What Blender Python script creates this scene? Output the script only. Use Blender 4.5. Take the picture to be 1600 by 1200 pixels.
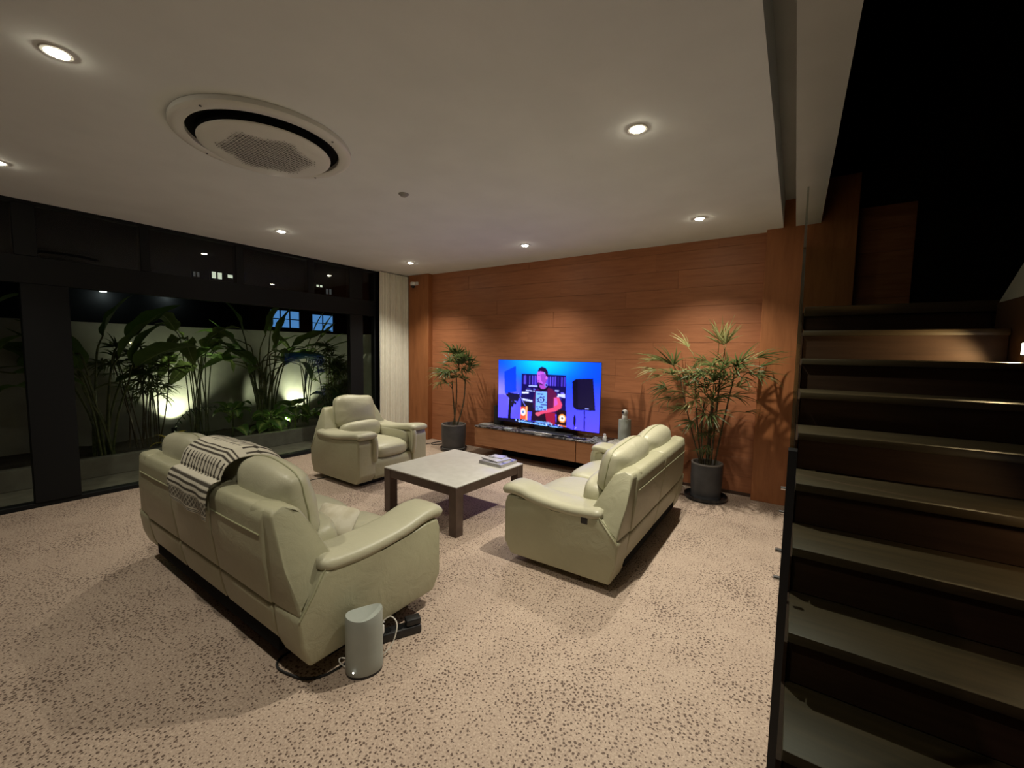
import bpy, bmesh, math, random
import numpy as np
from mathutils import Vector, Matrix, Euler

random.seed(7)
for o in list(bpy.data.objects):
    bpy.data.objects.remove(o, do_unlink=True)
S = bpy.context.scene
COL = S.collection
PI = math.pi

# ------------------------------------------------------------------ camera
cam_d = bpy.data.cameras.new('camera')
cam_d.sensor_width = 36.0
cam_d.lens = 36.0 * 649.2 / 1600.0
cam_d.clip_start = 0.02
cam = bpy.data.objects.new('camera', cam_d)
COL.objects.link(cam)
yaw, pitch, roll = math.radians(34.174), math.radians(-4.4455), math.radians(0.9808)
fw = Vector((-math.sin(yaw) * math.cos(pitch), math.cos(yaw) * math.cos(pitch), math.sin(pitch)))
r0 = Vector((math.cos(yaw), math.sin(yaw), 0))
u0 = r0.cross(fw)
rt = math.cos(roll) * r0 + math.sin(roll) * u0
up = rt.cross(fw)
M = Matrix((rt, up, -fw)).transposed().to_4x4()
M.translation = Vector((0, 0, 1.5))
cam.matrix_world = M
S.camera = cam

# ------------------------------------------------------------------ world, exposure
w = bpy.data.worlds.new('night_sky')
S.world = w
w.use_nodes = True
w.node_tree.nodes['Background'].inputs[0].default_value = (0.30, 0.36, 0.5, 1)
w.node_tree.nodes['Background'].inputs[1].default_value = 0.0015
S.view_settings.view_transform = 'Standard'
S.view_settings.look = 'None'
S.view_settings.exposure = 0.0
S.view_settings.gamma = 1.0
S.view_settings.use_curve_mapping = False

LAMP_W = 185.0                      # a ceiling downlight at full power
LAMP_DIM = {(-2.70, 0.45): 0.34, (-4.65, 0.45): 0.26, (-4.65, 2.38): 0.72, (-4.65, 4.20): 0.85, (-2.70, 4.20): 0.85, (-0.80, 4.20): 1.0, (-0.80, 2.38): 1.25, (-0.80, 0.45): 0.40}
LAMP_COL = (1.0, 0.93, 0.79)
UPLIGHT_W = 88.0                    # each garden uplight
UPLIGHT_COL = (0.98, 1.0, 0.66)
TV_GAIN = 2.1
STEP_W = 1.0


# ------------------------------------------------------------------ helpers
def link(o, parent=None):
    COL.objects.link(o)
    if parent is not None:
        o.parent = parent
    return o


def tag(o, label=None, cat=None, group=None, kind=None):
    if label: o['label'] = label
    if cat: o['category'] = cat
    if group: o['group'] = group
    if kind: o['kind'] = kind
    return o


def thing(name, label, cat, loc=(0, 0, 0), rotz=0.0, group=None):
    o = bpy.data.objects.new(name, None)
    o.empty_display_size = 0.1
    link(o)
    o.location = loc
    o.rotation_euler = (0, 0, rotz)
    return tag(o, label, cat, group)


def obj(name, bm, m, parent=None, smooth=True, angle=40, loc=None, rot=None):
    me = bpy.data.meshes.new(name)
    bmesh.ops.recalc_face_normals(bm, faces=bm.faces)
    bm.to_mesh(me)
    bm.free()
    return objm(name, me, m, parent, smooth, angle, loc, rot)


def objm(name, me, m=None, parent=None, smooth=True, angle=40, loc=None, rot=None):
    if m is not None and not me.materials:
        me.materials.append(m)
    if smooth and len(me.polygons):
        me.polygons.foreach_set('use_smooth', [True] * len(me.polygons))
        if angle < 180:
            me.set_sharp_from_angle(angle=math.radians(angle))
    o = bpy.data.objects.new(name, me)
    link(o, parent)
    if loc is not None: o.location = loc
    if rot is not None: o.rotation_euler = rot
    return o


def struct(name, bm, m, parent=None, **k):
    o = obj(name, bm, m, parent, **k)
    if parent is None: o['kind'] = 'structure'
    return o


def BM():
    return bmesh.new()


def box(bm, x0, x1, y0, y1, z0, z1, bev=0.0, seg=2):
    r = bmesh.ops.create_cube(bm, size=1.0)
    vs = r['verts']
    for v in vs:
        v.co = Vector(((x0 + x1) / 2 + v.co.x * (x1 - x0), (y0 + y1) / 2 + v.co.y * (y1 - y0), (z0 + z1) / 2 + v.co.z * (z1 - z0)))
    if bev > 0:
        es = list({e for v in vs for e in v.link_edges})
        bmesh.ops.bevel(bm, geom=es, offset=bev, segments=seg, profile=0.5, affect='EDGES')
    return bm


def prism(bm, prof, a0, a1, axis='x', bev=0.0, seg=3):
    """extrude a closed 2-D outline along an axis: for 'x' the outline is (y,z), for 'y' (x,z), for 'z' (x,y)"""
    def P(p, a):
        if axis == 'x': return (a, p[0], p[1])
        if axis == 'y': return (p[0], a, p[1])
        return (p[0], p[1], a)
    A = [bm.verts.new(P(p, a0)) for p in prof]
    B = [bm.verts.new(P(p, a1)) for p in prof]
    n = len(prof)
    bm.faces.new(A)
    bm.faces.new(list(reversed(B)))
    for i in range(n):
        bm.faces.new((A[i], B[i], B[(i + 1) % n], A[(i + 1) % n]))
    if bev > 0:
        es = list({e for v in A + B for e in v.link_edges})
        bmesh.ops.bevel(bm, geom=es, offset=bev, segments=seg, profile=0.5, affect='EDGES', clamp_overlap=True)
    return bm


def lathe(bm, prof, n=32, c=(0, 0, 0)):
    """prof: list of (radius, z) from one end to the other"""
    rings = []
    for r, z in prof:
        if r < 1e-6:
            rings.append([bm.verts.new((c[0], c[1], c[2] + z))])
        else:
            rings.append([bm.verts.new((c[0] + r * math.cos(2 * PI * i / n), c[1] + r * math.sin(2 * PI * i / n), c[2] + z)) for i in range(n)])
    for a, b in zip(rings, rings[1:]):
        for i in range(n):
            j = (i + 1) % n
            if len(a) == 1 and len(b) == 1: continue
            if len(a) == 1: bm.faces.new((a[0], b[i], b[j]))
            elif len(b) == 1: bm.faces.new((a[i], a[j], b[0]))
            else: bm.faces.new((a[i], a[j], b[j], b[i]))
    return bm


def tube(bm, pts, rad, n=8):
    pts = [Vector(p) for p in pts]
    if not isinstance(rad, (list, tuple)): rad = [rad] * len(pts)
    prev = None
    rings = []
    for i, p in enumerate(pts):
        t = (pts[min(i + 1, len(pts) - 1)] - pts[max(i - 1, 0)]).normalized()
        if prev is None:
            a = Vector((0, 0, 1)) if abs(t.z) < 0.9 else Vector((1, 0, 0))
            nrm = t.cross(a).normalized()
        else:
            nrm = (prev - t * prev.dot(t)).normalized()
        prev = nrm
        bn = t.cross(nrm)
        rings.append([bm.verts.new(p + rad[i] * (nrm * math.cos(2 * PI * k / n) + bn * math.sin(2 * PI * k / n))) for k in range(n)])
    for a, b in zip(rings, rings[1:]):
        for k in range(n):
            bm.faces.new((a[k], a[(k + 1) % n], b[(k + 1) % n], b[k]))
    bm.faces.new(list(reversed(rings[0])))
    bm.faces.new(rings[-1])
    return bm


def smooth_path(pts, n=8):
    """Catmull-Rom through the points"""
    P = [Vector(p) for p in pts]
    P = [P[0] * 2 - P[1]] + P + [P[-1] * 2 - P[-2]]
    out = []
    for i in range(1, len(P) - 2):
        for k in range(n):
            t = k / n
            a, b, c, d = P[i - 1], P[i], P[i + 1], P[i + 2]
            out.append(0.5 * ((2 * b) + (c - a) * t + (2 * a - 5 * b + 4 * c - d) * t * t + (3 * b - a - 3 * c + d) * t ** 3))
    out.append(P[-2])
    return out


def puffy(bm, hx, hy, hz, k=4.0, cuts=9, warp=None, c=(0, 0, 0), rot=None):
    """a stuffed cushion: super-ellipsoid with half sizes, optional warp(Vector in -1..1) -> Vector"""
    r = bmesh.ops.create_cube(bm, size=2.0)
    es = list({e for v in r['verts'] for e in v.link_edges})
    before = set(bm.verts) - set(r['verts'])
    bmesh.ops.subdivide_edges(bm, edges=es, cuts=cuts, use_grid_fill=True)
    R = Euler(rot).to_matrix() if rot else None
    def place(p):
        # even the distribution towards the rounded edges
        p = Vector([math.copysign(abs(t) ** 0.8, t) if abs(t) < 1 else t for t in p])
        if isinstance(k, tuple):
            s = ((abs(p.x) ** k[0] + abs(p.z) ** k[0]) ** (k[1] / k[0]) + abs(p.y) ** k[1]) ** (1.0 / k[1])
        else:
            s = (abs(p.x) ** k + abs(p.y) ** k + abs(p.z) ** k) ** (1.0 / k)
        q = p / s
        if warp: q = warp(q)
        q = Vector((q.x * hx, q.y * hy, q.z * hz))
        if R: q = R @ q
        return q + Vector(c)
    for v in bm.verts:
        if v in before: continue
        v.co = place(v.co)
    return place


# ------------------------------------------------------------------ materials
def mat(name, col, rough=0.5, metal=0.0, spec=0.5, emit=None, estr=1.0, coat=0.0):
    m = bpy.data.materials.new(name)
    m.use_nodes = True
    b = m.node_tree.nodes['Principled BSDF']
    b.inputs['Base Color'].default_value = (*col, 1)
    b.inputs['Roughness'].default_value = rough
    b.inputs['Metallic'].default_value = metal
    b.inputs['Specular IOR Level'].default_value = spec
    b.inputs['Coat Weight'].default_value = coat
    if emit:
        b.inputs['Emission Color'].default_value = (*emit, 1)
        b.inputs['Emission Strength'].default_value = estr
    return m


class N:
    """tiny node-graph helper"""
    def __init__(s, m):
        s.t = m.node_tree
        s.b = s.t.nodes['Principled BSDF']

    def new(s, typ, **k):
        n = s.t.nodes.new(typ)
        for a, v in k.items():
            if a.startswith('i_'):
                key = a[2:]
                n.inputs[int(key) if key.isdigit() else key].default_value = v
            else:
                setattr(n, a, v)
        return n

    def l(s, a, b):
        s.t.links.new(a, b)
        return s

    def coord(s, kind='Object', scale=(1, 1, 1)):
        tc = s.new('ShaderNodeTexCoord')
        mp = s.new('ShaderNodeMapping')
        mp.inputs['Scale'].default_value = scale
        s.l(tc.outputs[kind], mp.inputs[0])
        return mp.outputs[0]

    def noise(s, vec, scale, detail=3, rough=0.5, dist=0.0):
        n = s.new('ShaderNodeTexNoise')
        n.inputs['Scale'].default_value = scale
        n.inputs['Detail'].default_value = detail
        n.inputs['Roughness'].default_value = rough
        n.inputs['Distortion'].default_value = dist
        s.l(vec, n.inputs['Vector'])
        return n.outputs['Fac']

    def ramp(s, fac, stops):
        n = s.new('ShaderNodeValToRGB')
        e = n.color_ramp.elements
        while len(e) < len(stops): e.new(0.5)
        for i, (p, c) in enumerate(stops):
            e[i].position = p
            e[i].color = (*c, 1) if len(c) == 3 else c
        s.l(fac, n.inputs[0])
        return n.outputs[0]

    def mix(s, fac, a, b):
        n = s.new('ShaderNodeMix', data_type='RGBA')
        for inp, v in ((n.inputs[0], fac), (n.inputs[6], a), (n.inputs[7], b)):
            if hasattr(v, 'is_output'): s.l(v, inp)
            elif isinstance(v, (int, float)): inp.default_value = v
            else: inp.default_value = (*v, 1)
        return n.outputs[2]

    def math(s, op, a, b=None, clamp=False):
        n = s.new('ShaderNodeMath', operation=op, use_clamp=clamp)
        for i, v in enumerate((a, b)):
            if v is None: continue
            if hasattr(v, 'is_output'): s.l(v, n.inputs[i])
            else: n.inputs[i].default_value = v
        return n.outputs[0]

    def bump(s, h, strength=0.2, dist=0.01):
        n = s.new('ShaderNodeBump')
        n.inputs['Strength'].default_value = strength
        n.inputs['Distance'].default_value = dist
        s.l(h, n.inputs['Height'])
        s.l(n.outputs[0], s.b.inputs['Normal'])

    def base(s, c):
        s.l(c, s.b.inputs['Base Color'])


def noisy(name, a, b, scale=6, rough=0.5, stretch=(1, 1, 1), bump=0.0, bscale=None, detail=4, spec=0.5, bdist=0.004, lo=0.35, hi=0.65):
    m = mat(name, a, rough, spec=spec)
    n = N(m)
    v = n.coord('Object', stretch)
    f = n.noise(v, scale, detail)
    n.base(n.ramp(f, [(lo, a), (hi, b)]))
    if bump:
        n.bump(n.noise(v, bscale or scale * 4, 3), bump, bdist)
    return m


# washed-pebble floor
m_floor = mat('pebble_wash_floor', (0.45, 0.33, 0.24), 0.62, spec=0.35)
n = N(m_floor)
v = n.coord('Object')
big = n.noise(v, 0.9, 4, 0.6)
mid = n.noise(v, 5.0, 5, 0.65)
fine = n.noise(v, 110.0, 3, 0.6)
base = n.ramp(mid, [(0.3, (0.33, 0.245, 0.185)), (0.52, (0.44, 0.335, 0.255)), (0.75, (0.53, 0.42, 0.325))])
base = n.mix(n.math('MULTIPLY', big, 0.5), base, (0.42, 0.305, 0.22))
base = n.mix(0.55, base, n.ramp(fine, [(0.3, (0.22, 0.16, 0.12)), (0.7, (0.64, 0.52, 0.41))]))
warp = n.new('ShaderNodeVectorMath', operation='MULTIPLY_ADD')
nz = n.new('ShaderNodeTexNoise'); nz.inputs['Scale'].default_value = 45; n.l(v, nz.inputs['Vector'])
n.l(nz.outputs['Color'], warp.inputs[0]); warp.inputs[1].default_value = (0.013, 0.013, 0.013); n.l(v, warp.inputs[2])
vo = n.new('ShaderNodeTexVoronoi', voronoi_dimensions='2D'); vo.inputs['Scale'].default_value = 56; vo.inputs['Randomness'].default_value = 1.0
n.l(warp.outputs[0], vo.inputs['Vector'])
sep = n.new('ShaderNodeSeparateColor'); n.l(vo.outputs['Color'], sep.inputs[0])
clump = n.noise(v, 2.3, 3, 0.6)
rad = n.math('SUBTRACT', n.math('ADD', n.math('MULTIPLY', sep.outputs[0], 0.24), 0.17), n.math('MULTIPLY', n.math('SUBTRACT', 0.60, clump), 0.62))
inside = n.math('MULTIPLY', n.math('SUBTRACT', rad, vo.outputs['Distance']), 14.0, clamp=True)
speck = n.math('MULTIPLY', n.math('MAXIMUM', inside, 0.0), 0.90)
n.base(n.mix(speck, base, (0.085, 0.05, 0.034)))
hh = n.math('SUBTRACT', fine, n.math('MULTIPLY', speck, 0.8))
n.bump(hh, 0.35, 0.003)

m_ceil = noisy('ceiling_paint', (0.76, 0.79, 0.79), (0.80, 0.83, 0.83), 3, 0.8, spec=0.2)
m_trimwhite = mat('trim_white', (0.62, 0.60, 0.55), 0.55)
m_white = mat('white_plastic', (0.75, 0.75, 0.72), 0.4)
m_beam = noisy('beam_paint', (0.50, 0.505, 0.47), (0.54, 0.545, 0.51), 3, 0.75, spec=0.2)
m_black = mat('black_plastic', (0.012, 0.012, 0.013), 0.4)
m_gap = mat('dark_void', (0.006, 0.006, 0.006), 0.9, spec=0.1)
m_frame = mat('black_aluminium', (0.007, 0.008, 0.009), 0.55, 0.0, spec=0.2)
m_chrome = mat('steel', (0.6, 0.6, 0.6), 0.22, 1.0)
m_lens = mat('lamp_lens', (1, 1, 1), 0.5, emit=(1.0, 0.90, 0.68), estr=110)

# orange-brown wall boards
def wood(name, a, b, c, rough=0.45, stretch=(1.2, 12, 14), spec=0.4, bump=0.12):
    m = mat(name, a, rough, spec=spec)
    n = N(m)
    oi = n.new('ShaderNodeObjectInfo')
    tc = n.new('ShaderNodeTexCoord')
    add = n.new('ShaderNodeVectorMath', operation='MULTIPLY_ADD')
    cmb = n.new('ShaderNodeCombineXYZ')
    for i in range(3): n.l(oi.outputs['Random'], cmb.inputs[i])
    n.l(cmb.outputs[0], add.inputs[0]); add.inputs[1].default_value = (13, 7, 5); n.l(tc.outputs['Object'], add.inputs[2])
    mp = n.new('ShaderNodeMapping'); mp.inputs['Scale'].default_value = stretch
    n.l(add.outputs[0], mp.inputs[0])
    g = n.noise(mp.outputs[0], 2.6, 6, 0.62, 0.4)
    col = n.ramp(g, [(0.28, a), (0.5, b), (0.74, c)])
    hv = n.new('ShaderNodeHueSaturation')
    n.l(n.math('ADD', n.math('MULTIPLY', oi.outputs['Random'], 0.12), 0.94), hv.inputs['Value'])
    n.l(col, hv.inputs['Color'])
    n.base(hv.outputs[0])
    if bump: n.bump(g, bump, 0.003)
    return m

m_board = wood('wall_board_wood', (0.30, 0.112, 0.048), (0.37, 0.142, 0.062), (0.43, 0.170, 0.076), 0.5)
m_pilaster = wood('pilaster_wood', (0.28, 0.100, 0.034), (0.35, 0.130, 0.046), (0.40, 0.150, 0.055), 0.5, stretch=(8, 8, 1.0))
m_cons = wood('console_wood', (0.24, 0.105, 0.045), (0.30, 0.135, 0.06), (0.34, 0.16, 0.075), 0.42, stretch=(1.0, 14, 14))
m_table = wood('table_wood', (0.055, 0.035, 0.026), (0.075, 0.048, 0.035), (0.10, 0.066, 0.05), 0.4, stretch=(3, 3, 3))
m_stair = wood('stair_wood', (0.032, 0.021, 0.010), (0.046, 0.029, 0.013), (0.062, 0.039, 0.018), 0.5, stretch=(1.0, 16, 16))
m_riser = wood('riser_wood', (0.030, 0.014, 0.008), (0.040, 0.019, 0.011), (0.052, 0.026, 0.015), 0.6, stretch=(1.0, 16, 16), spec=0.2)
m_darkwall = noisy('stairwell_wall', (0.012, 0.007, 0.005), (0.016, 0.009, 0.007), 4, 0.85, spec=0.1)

# leather
def leather(name, col, rough=0.42):
    m = mat(name, col, rough, spec=0.45)
    n = N(m)
    v = n.coord('Object')
    f = n.noise(v, 3.0, 4, 0.6)
    d = tuple(x * 0.90 for x in col)
    n.base(n.ramp(f, [(0.3, d), (0.7, col)]))
    g = n.noise(v, 240.0, 2, 0.5)
    wv = n.noise(v, 9.0, 4, 0.55, 1.2)
    n.bump(n.math('ADD', n.math('MULTIPLY', g, 0.10), n.math('MULTIPLY', wv, 1.0)), 0.32, 0.012)
    return m

m_leather = leather('beige_leather', (0.405, 0.392, 0.257))
m_leather2 = leather('cushion_leather', (0.465, 0.45, 0.315))
m_seam = leather('seam_leather', (0.35, 0.35, 0.21))

m_tabletop = noisy('table_top_stone', (0.54, 0.53, 0.48), (0.60, 0.59, 0.54), 14, 0.34, detail=5)
m_marble = mat('dark_marble', (0.03, 0.03, 0.035), 0.18)
n = N(m_marble)
v = n.coord('Object')
f = n.noise(v, 5.0, 8, 0.68, 1.9)
n.base(n.ramp(f, [(0.40, (0.015, 0.015, 0.018)), (0.50, (0.035, 0.035, 0.04)), (0.56, (0.30, 0.285, 0.27)), (0.60, (0.05, 0.05, 0.055)), (0.75, (0.02, 0.02, 0.022))]))
m_pot = noisy('charcoal_pot', (0.040, 0.040, 0.042), (0.062, 0.062, 0.064), 7, 0.5, bump=0.1, bscale=30)
m_rim = noisy('pot_rim', (0.17, 0.16, 0.15), (0.22, 0.21, 0.19), 9, 0.5)
m_saucer = mat('saucer_glaze', (0.016, 0.016, 0.018), 0.25)
m_soil = noisy('soil', (0.012, 0.009, 0.006), (0.035, 0.025, 0.016), 40, 0.95, bump=0.6, bscale=60, bdist=0.02)
m_curtain = noisy('curtain_fabric', (0.76, 0.74, 0.64), (0.82, 0.80, 0.70), 30, 0.9, stretch=(1, 1, 0.4), spec=0.1, bump=0.15, bscale=160)
m_grey = noisy('grey_plastic', (0.34, 0.37, 0.33), (0.37, 0.40, 0.36), 10, 0.5)
m_silver = mat('silver_edge', (0.72, 0.72, 0.72), 0.25, 0.6)
m_darkgrey = mat('dark_grey_metal', (0.055, 0.058, 0.065), 0.3, 0.5)
m_cable = mat('black_cable', (0.01, 0.01, 0.01), 0.5)
m_wcable = mat('white_cable', (0.65, 0.62, 0.54), 0.5)

# glass: fresnel mirror over clear transmission
def glass(name, tint=(0.86, 0.9, 0.88), ior=1.5, boost=1.0):
    m = bpy.data.materials.new(name)
    m.use_nodes = True
    t = m.node_tree
    t.nodes.clear()
    out = t.nodes.new('ShaderNodeOutputMaterial')
    mix = t.nodes.new('ShaderNodeMixShader')
    fr = t.nodes.new('ShaderNodeFresnel'); fr.inputs[0].default_value = ior
    mu = t.nodes.new('ShaderNodeMath'); mu.operation = 'MULTIPLY'; mu.use_clamp = True; mu.inputs[1].default_value = boost
    tr = t.nodes.new('ShaderNodeBsdfTransparent'); tr.inputs[0].default_value = (*tint, 1)
    gl = t.nodes.new('ShaderNodeBsdfGlossy'); gl.inputs['Roughness'].default_value = 0.01
    ge = t.nodes.new('ShaderNodeNewGeometry')           # same reflectance from either side of a pane
    mr = t.nodes.new('ShaderNodeMapRange'); mr.inputs['To Min'].default_value = ior; mr.inputs['To Max'].default_value = 1.0 / ior
    t.links.new(ge.outputs['Backfacing'], mr.inputs['Value']); t.links.new(mr.outputs[0], fr.inputs[0])
    t.links.new(fr.outputs[0], mu.inputs[0]); t.links.new(mu.outputs[0], mix.inputs[0])
    t.links.new(tr.outputs[0], mix.inputs[1]); t.links.new(gl.outputs[0], mix.inputs[2])
    t.links.new(mix.outputs[0], out.inputs[0])
    return m

m_glass = glass('window_glass', (0.84, 0.88, 0.85))
m_glass_low = glass('low_reflect_door_glass', (0.80, 0.84, 0.80), boost=0.15)  # reflection turned down so the mirrored television stays faint
m_rail = glass('railing_glass', (0.78, 0.84, 0.80))

# garden
m_gwall = noisy('garden_wall_plaster', (0.34, 0.34, 0.31), (0.40, 0.40, 0.36), 5, 0.85, bump=0.15, bscale=40)
m_gfloor = noisy('garden_paving', (0.17, 0.155, 0.12), (0.22, 0.20, 0.16), 8, 0.6, bump=0.1)
m_planter = noisy('planter_render', (0.14, 0.13, 0.105), (0.18, 0.17, 0.14), 8, 0.8, bump=0.2, bscale=40)
m_house = noisy('neighbour_render', (0.018, 0.02, 0.022), (0.024, 0.026, 0.028), 2, 0.9)


def leafmat(name, a, b, mid, rib=0.10, rough=0.42, edge=None):
    """leaf colour by its own U (across) and V (along): midrib lighter, variegation towards the edge"""
    m = mat(name, a, rough, spec=0.4)
    n = N(m)
    uv = n.new('ShaderNodeUVMap')
    sp = n.new('ShaderNodeSeparateXYZ')
    n.l(uv.outputs[0], sp.inputs[0])
    d = n.math('ABSOLUTE', n.math('SUBTRACT', sp.outputs[0], 0.5))
    f = n.noise(n.coord('Object'), 9, 4)
    c = n.ramp(f, [(0.35, a), (0.65, b)])
    if edge is not None:
        s_ = n.noise(n.coord('UV', (3, 14, 1)), 3.0, 3)
        k = n.math('MULTIPLY', n.math('SUBTRACT', n.math('ADD', n.math('MULTIPLY', d, -2.4), n.math('MULTIPLY', s_, 0.9)), 0.02), 4.0, clamp=True)
        c = n.mix(k, c, edge)
    r = n.math('MULTIPLY', n.math('SUBTRACT', rib * 0.5, d), 60.0, clamp=True)
    n.base(n.mix(r, c, mid))
    # thin leaves let some light through
    tl = n.new('ShaderNodeBsdfTranslucent'); tl.inputs[0].default_value = (*[min(1, x * 1.3) for x in b], 1)
    ms = n.new('ShaderNodeMixShader'); ms.inputs[0].default_value = 0.36
    out = [x for x in n.t.nodes if x.type == 'OUTPUT_MATERIAL'][0]
    n.l(n.b.outputs[0], ms.inputs[1]); n.l(tl.outputs[0], ms.inputs[2]); n.l(ms.outputs[0], out.inputs[0])
    return m

m_palm = leafmat('palm_leaf', (0.065, 0.095, 0.030), (0.11, 0.145, 0.048), (0.15, 0.19, 0.07))
m_palmpale = leafmat('palm_leaf_pale', (0.22, 0.23, 0.08), (0.34, 0.33, 0.14), (0.4, 0.38, 0.18))  # paler and yellower than the main palm leaf
m_bop = leafmat('broad_leaf', (0.072, 0.136, 0.035), (0.120, 0.208, 0.056), (0.320, 0.416, 0.176), rib=0.07)
m_helic = leafmat('ruffled_leaf', (0.120, 0.184, 0.051), (0.208, 0.288, 0.096), (0.480, 0.528, 0.256), rib=0.09)
m_var = leafmat('variegated_leaf', (0.051, 0.128, 0.025), (0.085, 0.170, 0.034), (0.476, 0.612, 0.170), rib=0.05, edge=(0.28, 0.36, 0.10))
m_bright = leafmat('bright_leaf', (0.120, 0.312, 0.024), (0.204, 0.432, 0.042), (0.360, 0.540, 0.096))
m_heart = leafmat('dark_heart_leaf', (0.019, 0.065, 0.018), (0.039, 0.104, 0.029), (0.091, 0.156, 0.052), rough=0.3)
m_yellow = leafmat('yellow_leaf', (0.42, 0.30, 0.02), (0.55, 0.42, 0.05), (0.6, 0.5, 0.12))
m_fern = leafmat('fern_leaf', (0.02, 0.045, 0.012), (0.035, 0.07, 0.02), (0.05, 0.08, 0.03))
m_cane = noisy('cane_stem', (0.045, 0.035, 0.018), (0.10, 0.085, 0.04), 14, 0.6, stretch=(1, 1, 5))
m_gcane = noisy('green_stem', (0.05, 0.07, 0.02), (0.12, 0.14, 0.05), 10, 0.55, stretch=(1, 1, 3))


# ================================================================== ROOM SHELL
CZ = 2.75
WX = -5.684          # window plane
bm = BM(); box(bm, -5.72, 2.4, -2.7, 5.12, -0.12, 0.0)
struct('floor', bm, m_floor, smooth=False)

bm = BM(); box(bm, -5.80, -0.168, -2.7, 5.12, CZ, CZ + 0.30)
struct('ceiling', bm, m_ceil, smooth=False)
# recessed slot beside the ceiling edge, then the long beam over the stair side
bm = BM(); box(bm, -0.168, -0.068, -2.7, 5.12, CZ + 0.26, CZ + 0.36)
struct('trim_1', bm, m_beam, smooth=False)
bm = BM(); box(bm, -0.068, 0.126, -2.7, 5.06, CZ, CZ + 0.40)
struct('trim_2', bm, m_beam, smooth=False)

# back wall: dark backing and single horizontal boards
bm = BM(); box(bm, -5.80, 2.5, 5.045, 5.14, 0.0, 5.6)
wall_back = struct('wall_back', bm, m_darkwall, smooth=False)
board_cache = {}
rows = 14
rh = 2.86 / rows
rng = random.Random(11)
for i in range(rows):
    z0 = i * rh
    x = -5.05
    first = True
    while x < 0.78:
        L = rng.choice([1.5, 1.95, 2.4, 2.85]) if not first else rng.choice([0.8, 1.35, 1.9, 2.4])
        first = False
        if 0.80 - (x + L) < 0.5: L = 0.80 - x
        key = round(L, 2)
        if key not in board_cache:
            b_ = BM(); box(b_, 0.0004, L - 0.0004, 0, 0.028, 0.0008, rh - 0.0008, 0.0012, 1)
            me = bpy.data.meshes.new('board'); b_.to_mesh(me); b_.free(); me.materials.append(m_board)
            board_cache[key] = me
        o = bpy.data.objects.new('board', board_cache[key])
        link(o, wall_back)
        o.location = (x, 5.019 + rng.uniform(-0.0015, 0.0015), z0)
        x += L
bm = BM(); box(bm, -5.50, -5.03, 4.92, 5.045, 0, CZ, 0.004, 1)
struct('trim_3', bm, m_pilaster)
bm = BM(); box(bm, -0.305, 0.40, 4.915, 5.045, 0, CZ + 0.4, 0.004, 1)
struct('trim_4', bm, m_pilaster)
bm = BM(); box(bm, -1.42, -0.305, 5.004, 5.018, 0, 0.035, 0.003, 1)
struct('baseboard_back', bm, mat('skirting_dark', (0.06, 0.03, 0.018), 0.5))

# walls around the unseen side
bm = BM(); box(bm, -5.80, 2.5, -2.80, -2.70, 0, 5.6)
struct('wall_front', bm, noisy('front_wall_paint', (0.20, 0.16, 0.12), (0.23, 0.19, 0.15), 3, 0.8), smooth=False)
bm = BM(); box(bm, 2.4, 2.5, -2.7, 5.05, 0, 5.6)
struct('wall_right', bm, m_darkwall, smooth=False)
bm = BM(); box(bm, 0.126, 2.5, -2.8, 5.14, 5.5, 5.6)
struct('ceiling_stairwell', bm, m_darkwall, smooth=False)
bm = BM(); box(bm, 0.06, 0.126, -2.7, 5.045, CZ + 0.40, 5.55)
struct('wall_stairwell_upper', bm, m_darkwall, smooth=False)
bm = BM(); box(bm, WX - 0.06, WX + 0.06, 4.40, 5.045, 0, CZ)
struct('wall_left', bm, m_frame, smooth=False)

# ---- window wall: frame, posts, transom, panes
def bar(name, y0, y1, z0, z1, parent, x0=WX - 0.05, x1=WX + 0.04, bev=0.004):
    b_ = BM(); box(b_, x0, x1, y0, y1, z0, z1, bev, 1)
    return obj(name, b_, m_frame, parent)

win = bpy.data.objects.new('window_1', None); link(win); win['kind'] = 'structure'
Y0, Y1 = -2.70, 4.42
TR0, TR1 = 2.03, 2.27
bar('sill', Y0, Y1, 0.0, 0.045, win, WX - 0.08, WX + 0.03)
bar('head', Y0, Y1, 2.72, CZ, win)
bar('transom', Y0, Y1, TR0, TR1, win)
posts = [(-2.70, -2.56), (-0.85, -0.70), (0.62, 0.92), (2.34, 2.40), (3.89, 4.12), (4.33, 4.42)]
lower = [(-2.70, -2.56), (-0.85, -0.70), (0.62, 0.92), (3.89, 4.12), (4.33, 4.42)]
upper = [(-2.70, -2.56), (-0.85, -0.75), (0.60, 0.74), (1.45, 1.53), (2.34, 2.43), (3.24, 3.33), (3.89, 4.12), (4.33, 4.42)]
for a, b in lower: bar('post', a, b, 0.045, TR0, win)
for a, b in upper: bar('mullion', a, b, TR1, 2.72, win)
for seq, z0, z1 in ((lower, 0.045, TR0), (upper, TR1, 2.72)):
    for (a, b), (c, d) in zip(seq, seq[1:]):
        b_ = BM()
        vs = [b_.verts.new(p) for p in ((-5.655, b - .01, z0 - .01), (-5.655, c + .01, z0 - .01), (-5.655, c + .01, z1 + .01), (-5.655, b - .01, z1 + .01))]
        b_.faces.new(vs)
        obj('pane', b_, m_glass if z0 > 1 else m_glass_low, win, smooth=False)
# slim sliding-door stiles inside the big lower opening
for y in (1.02, 1.70):
    pass

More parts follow.
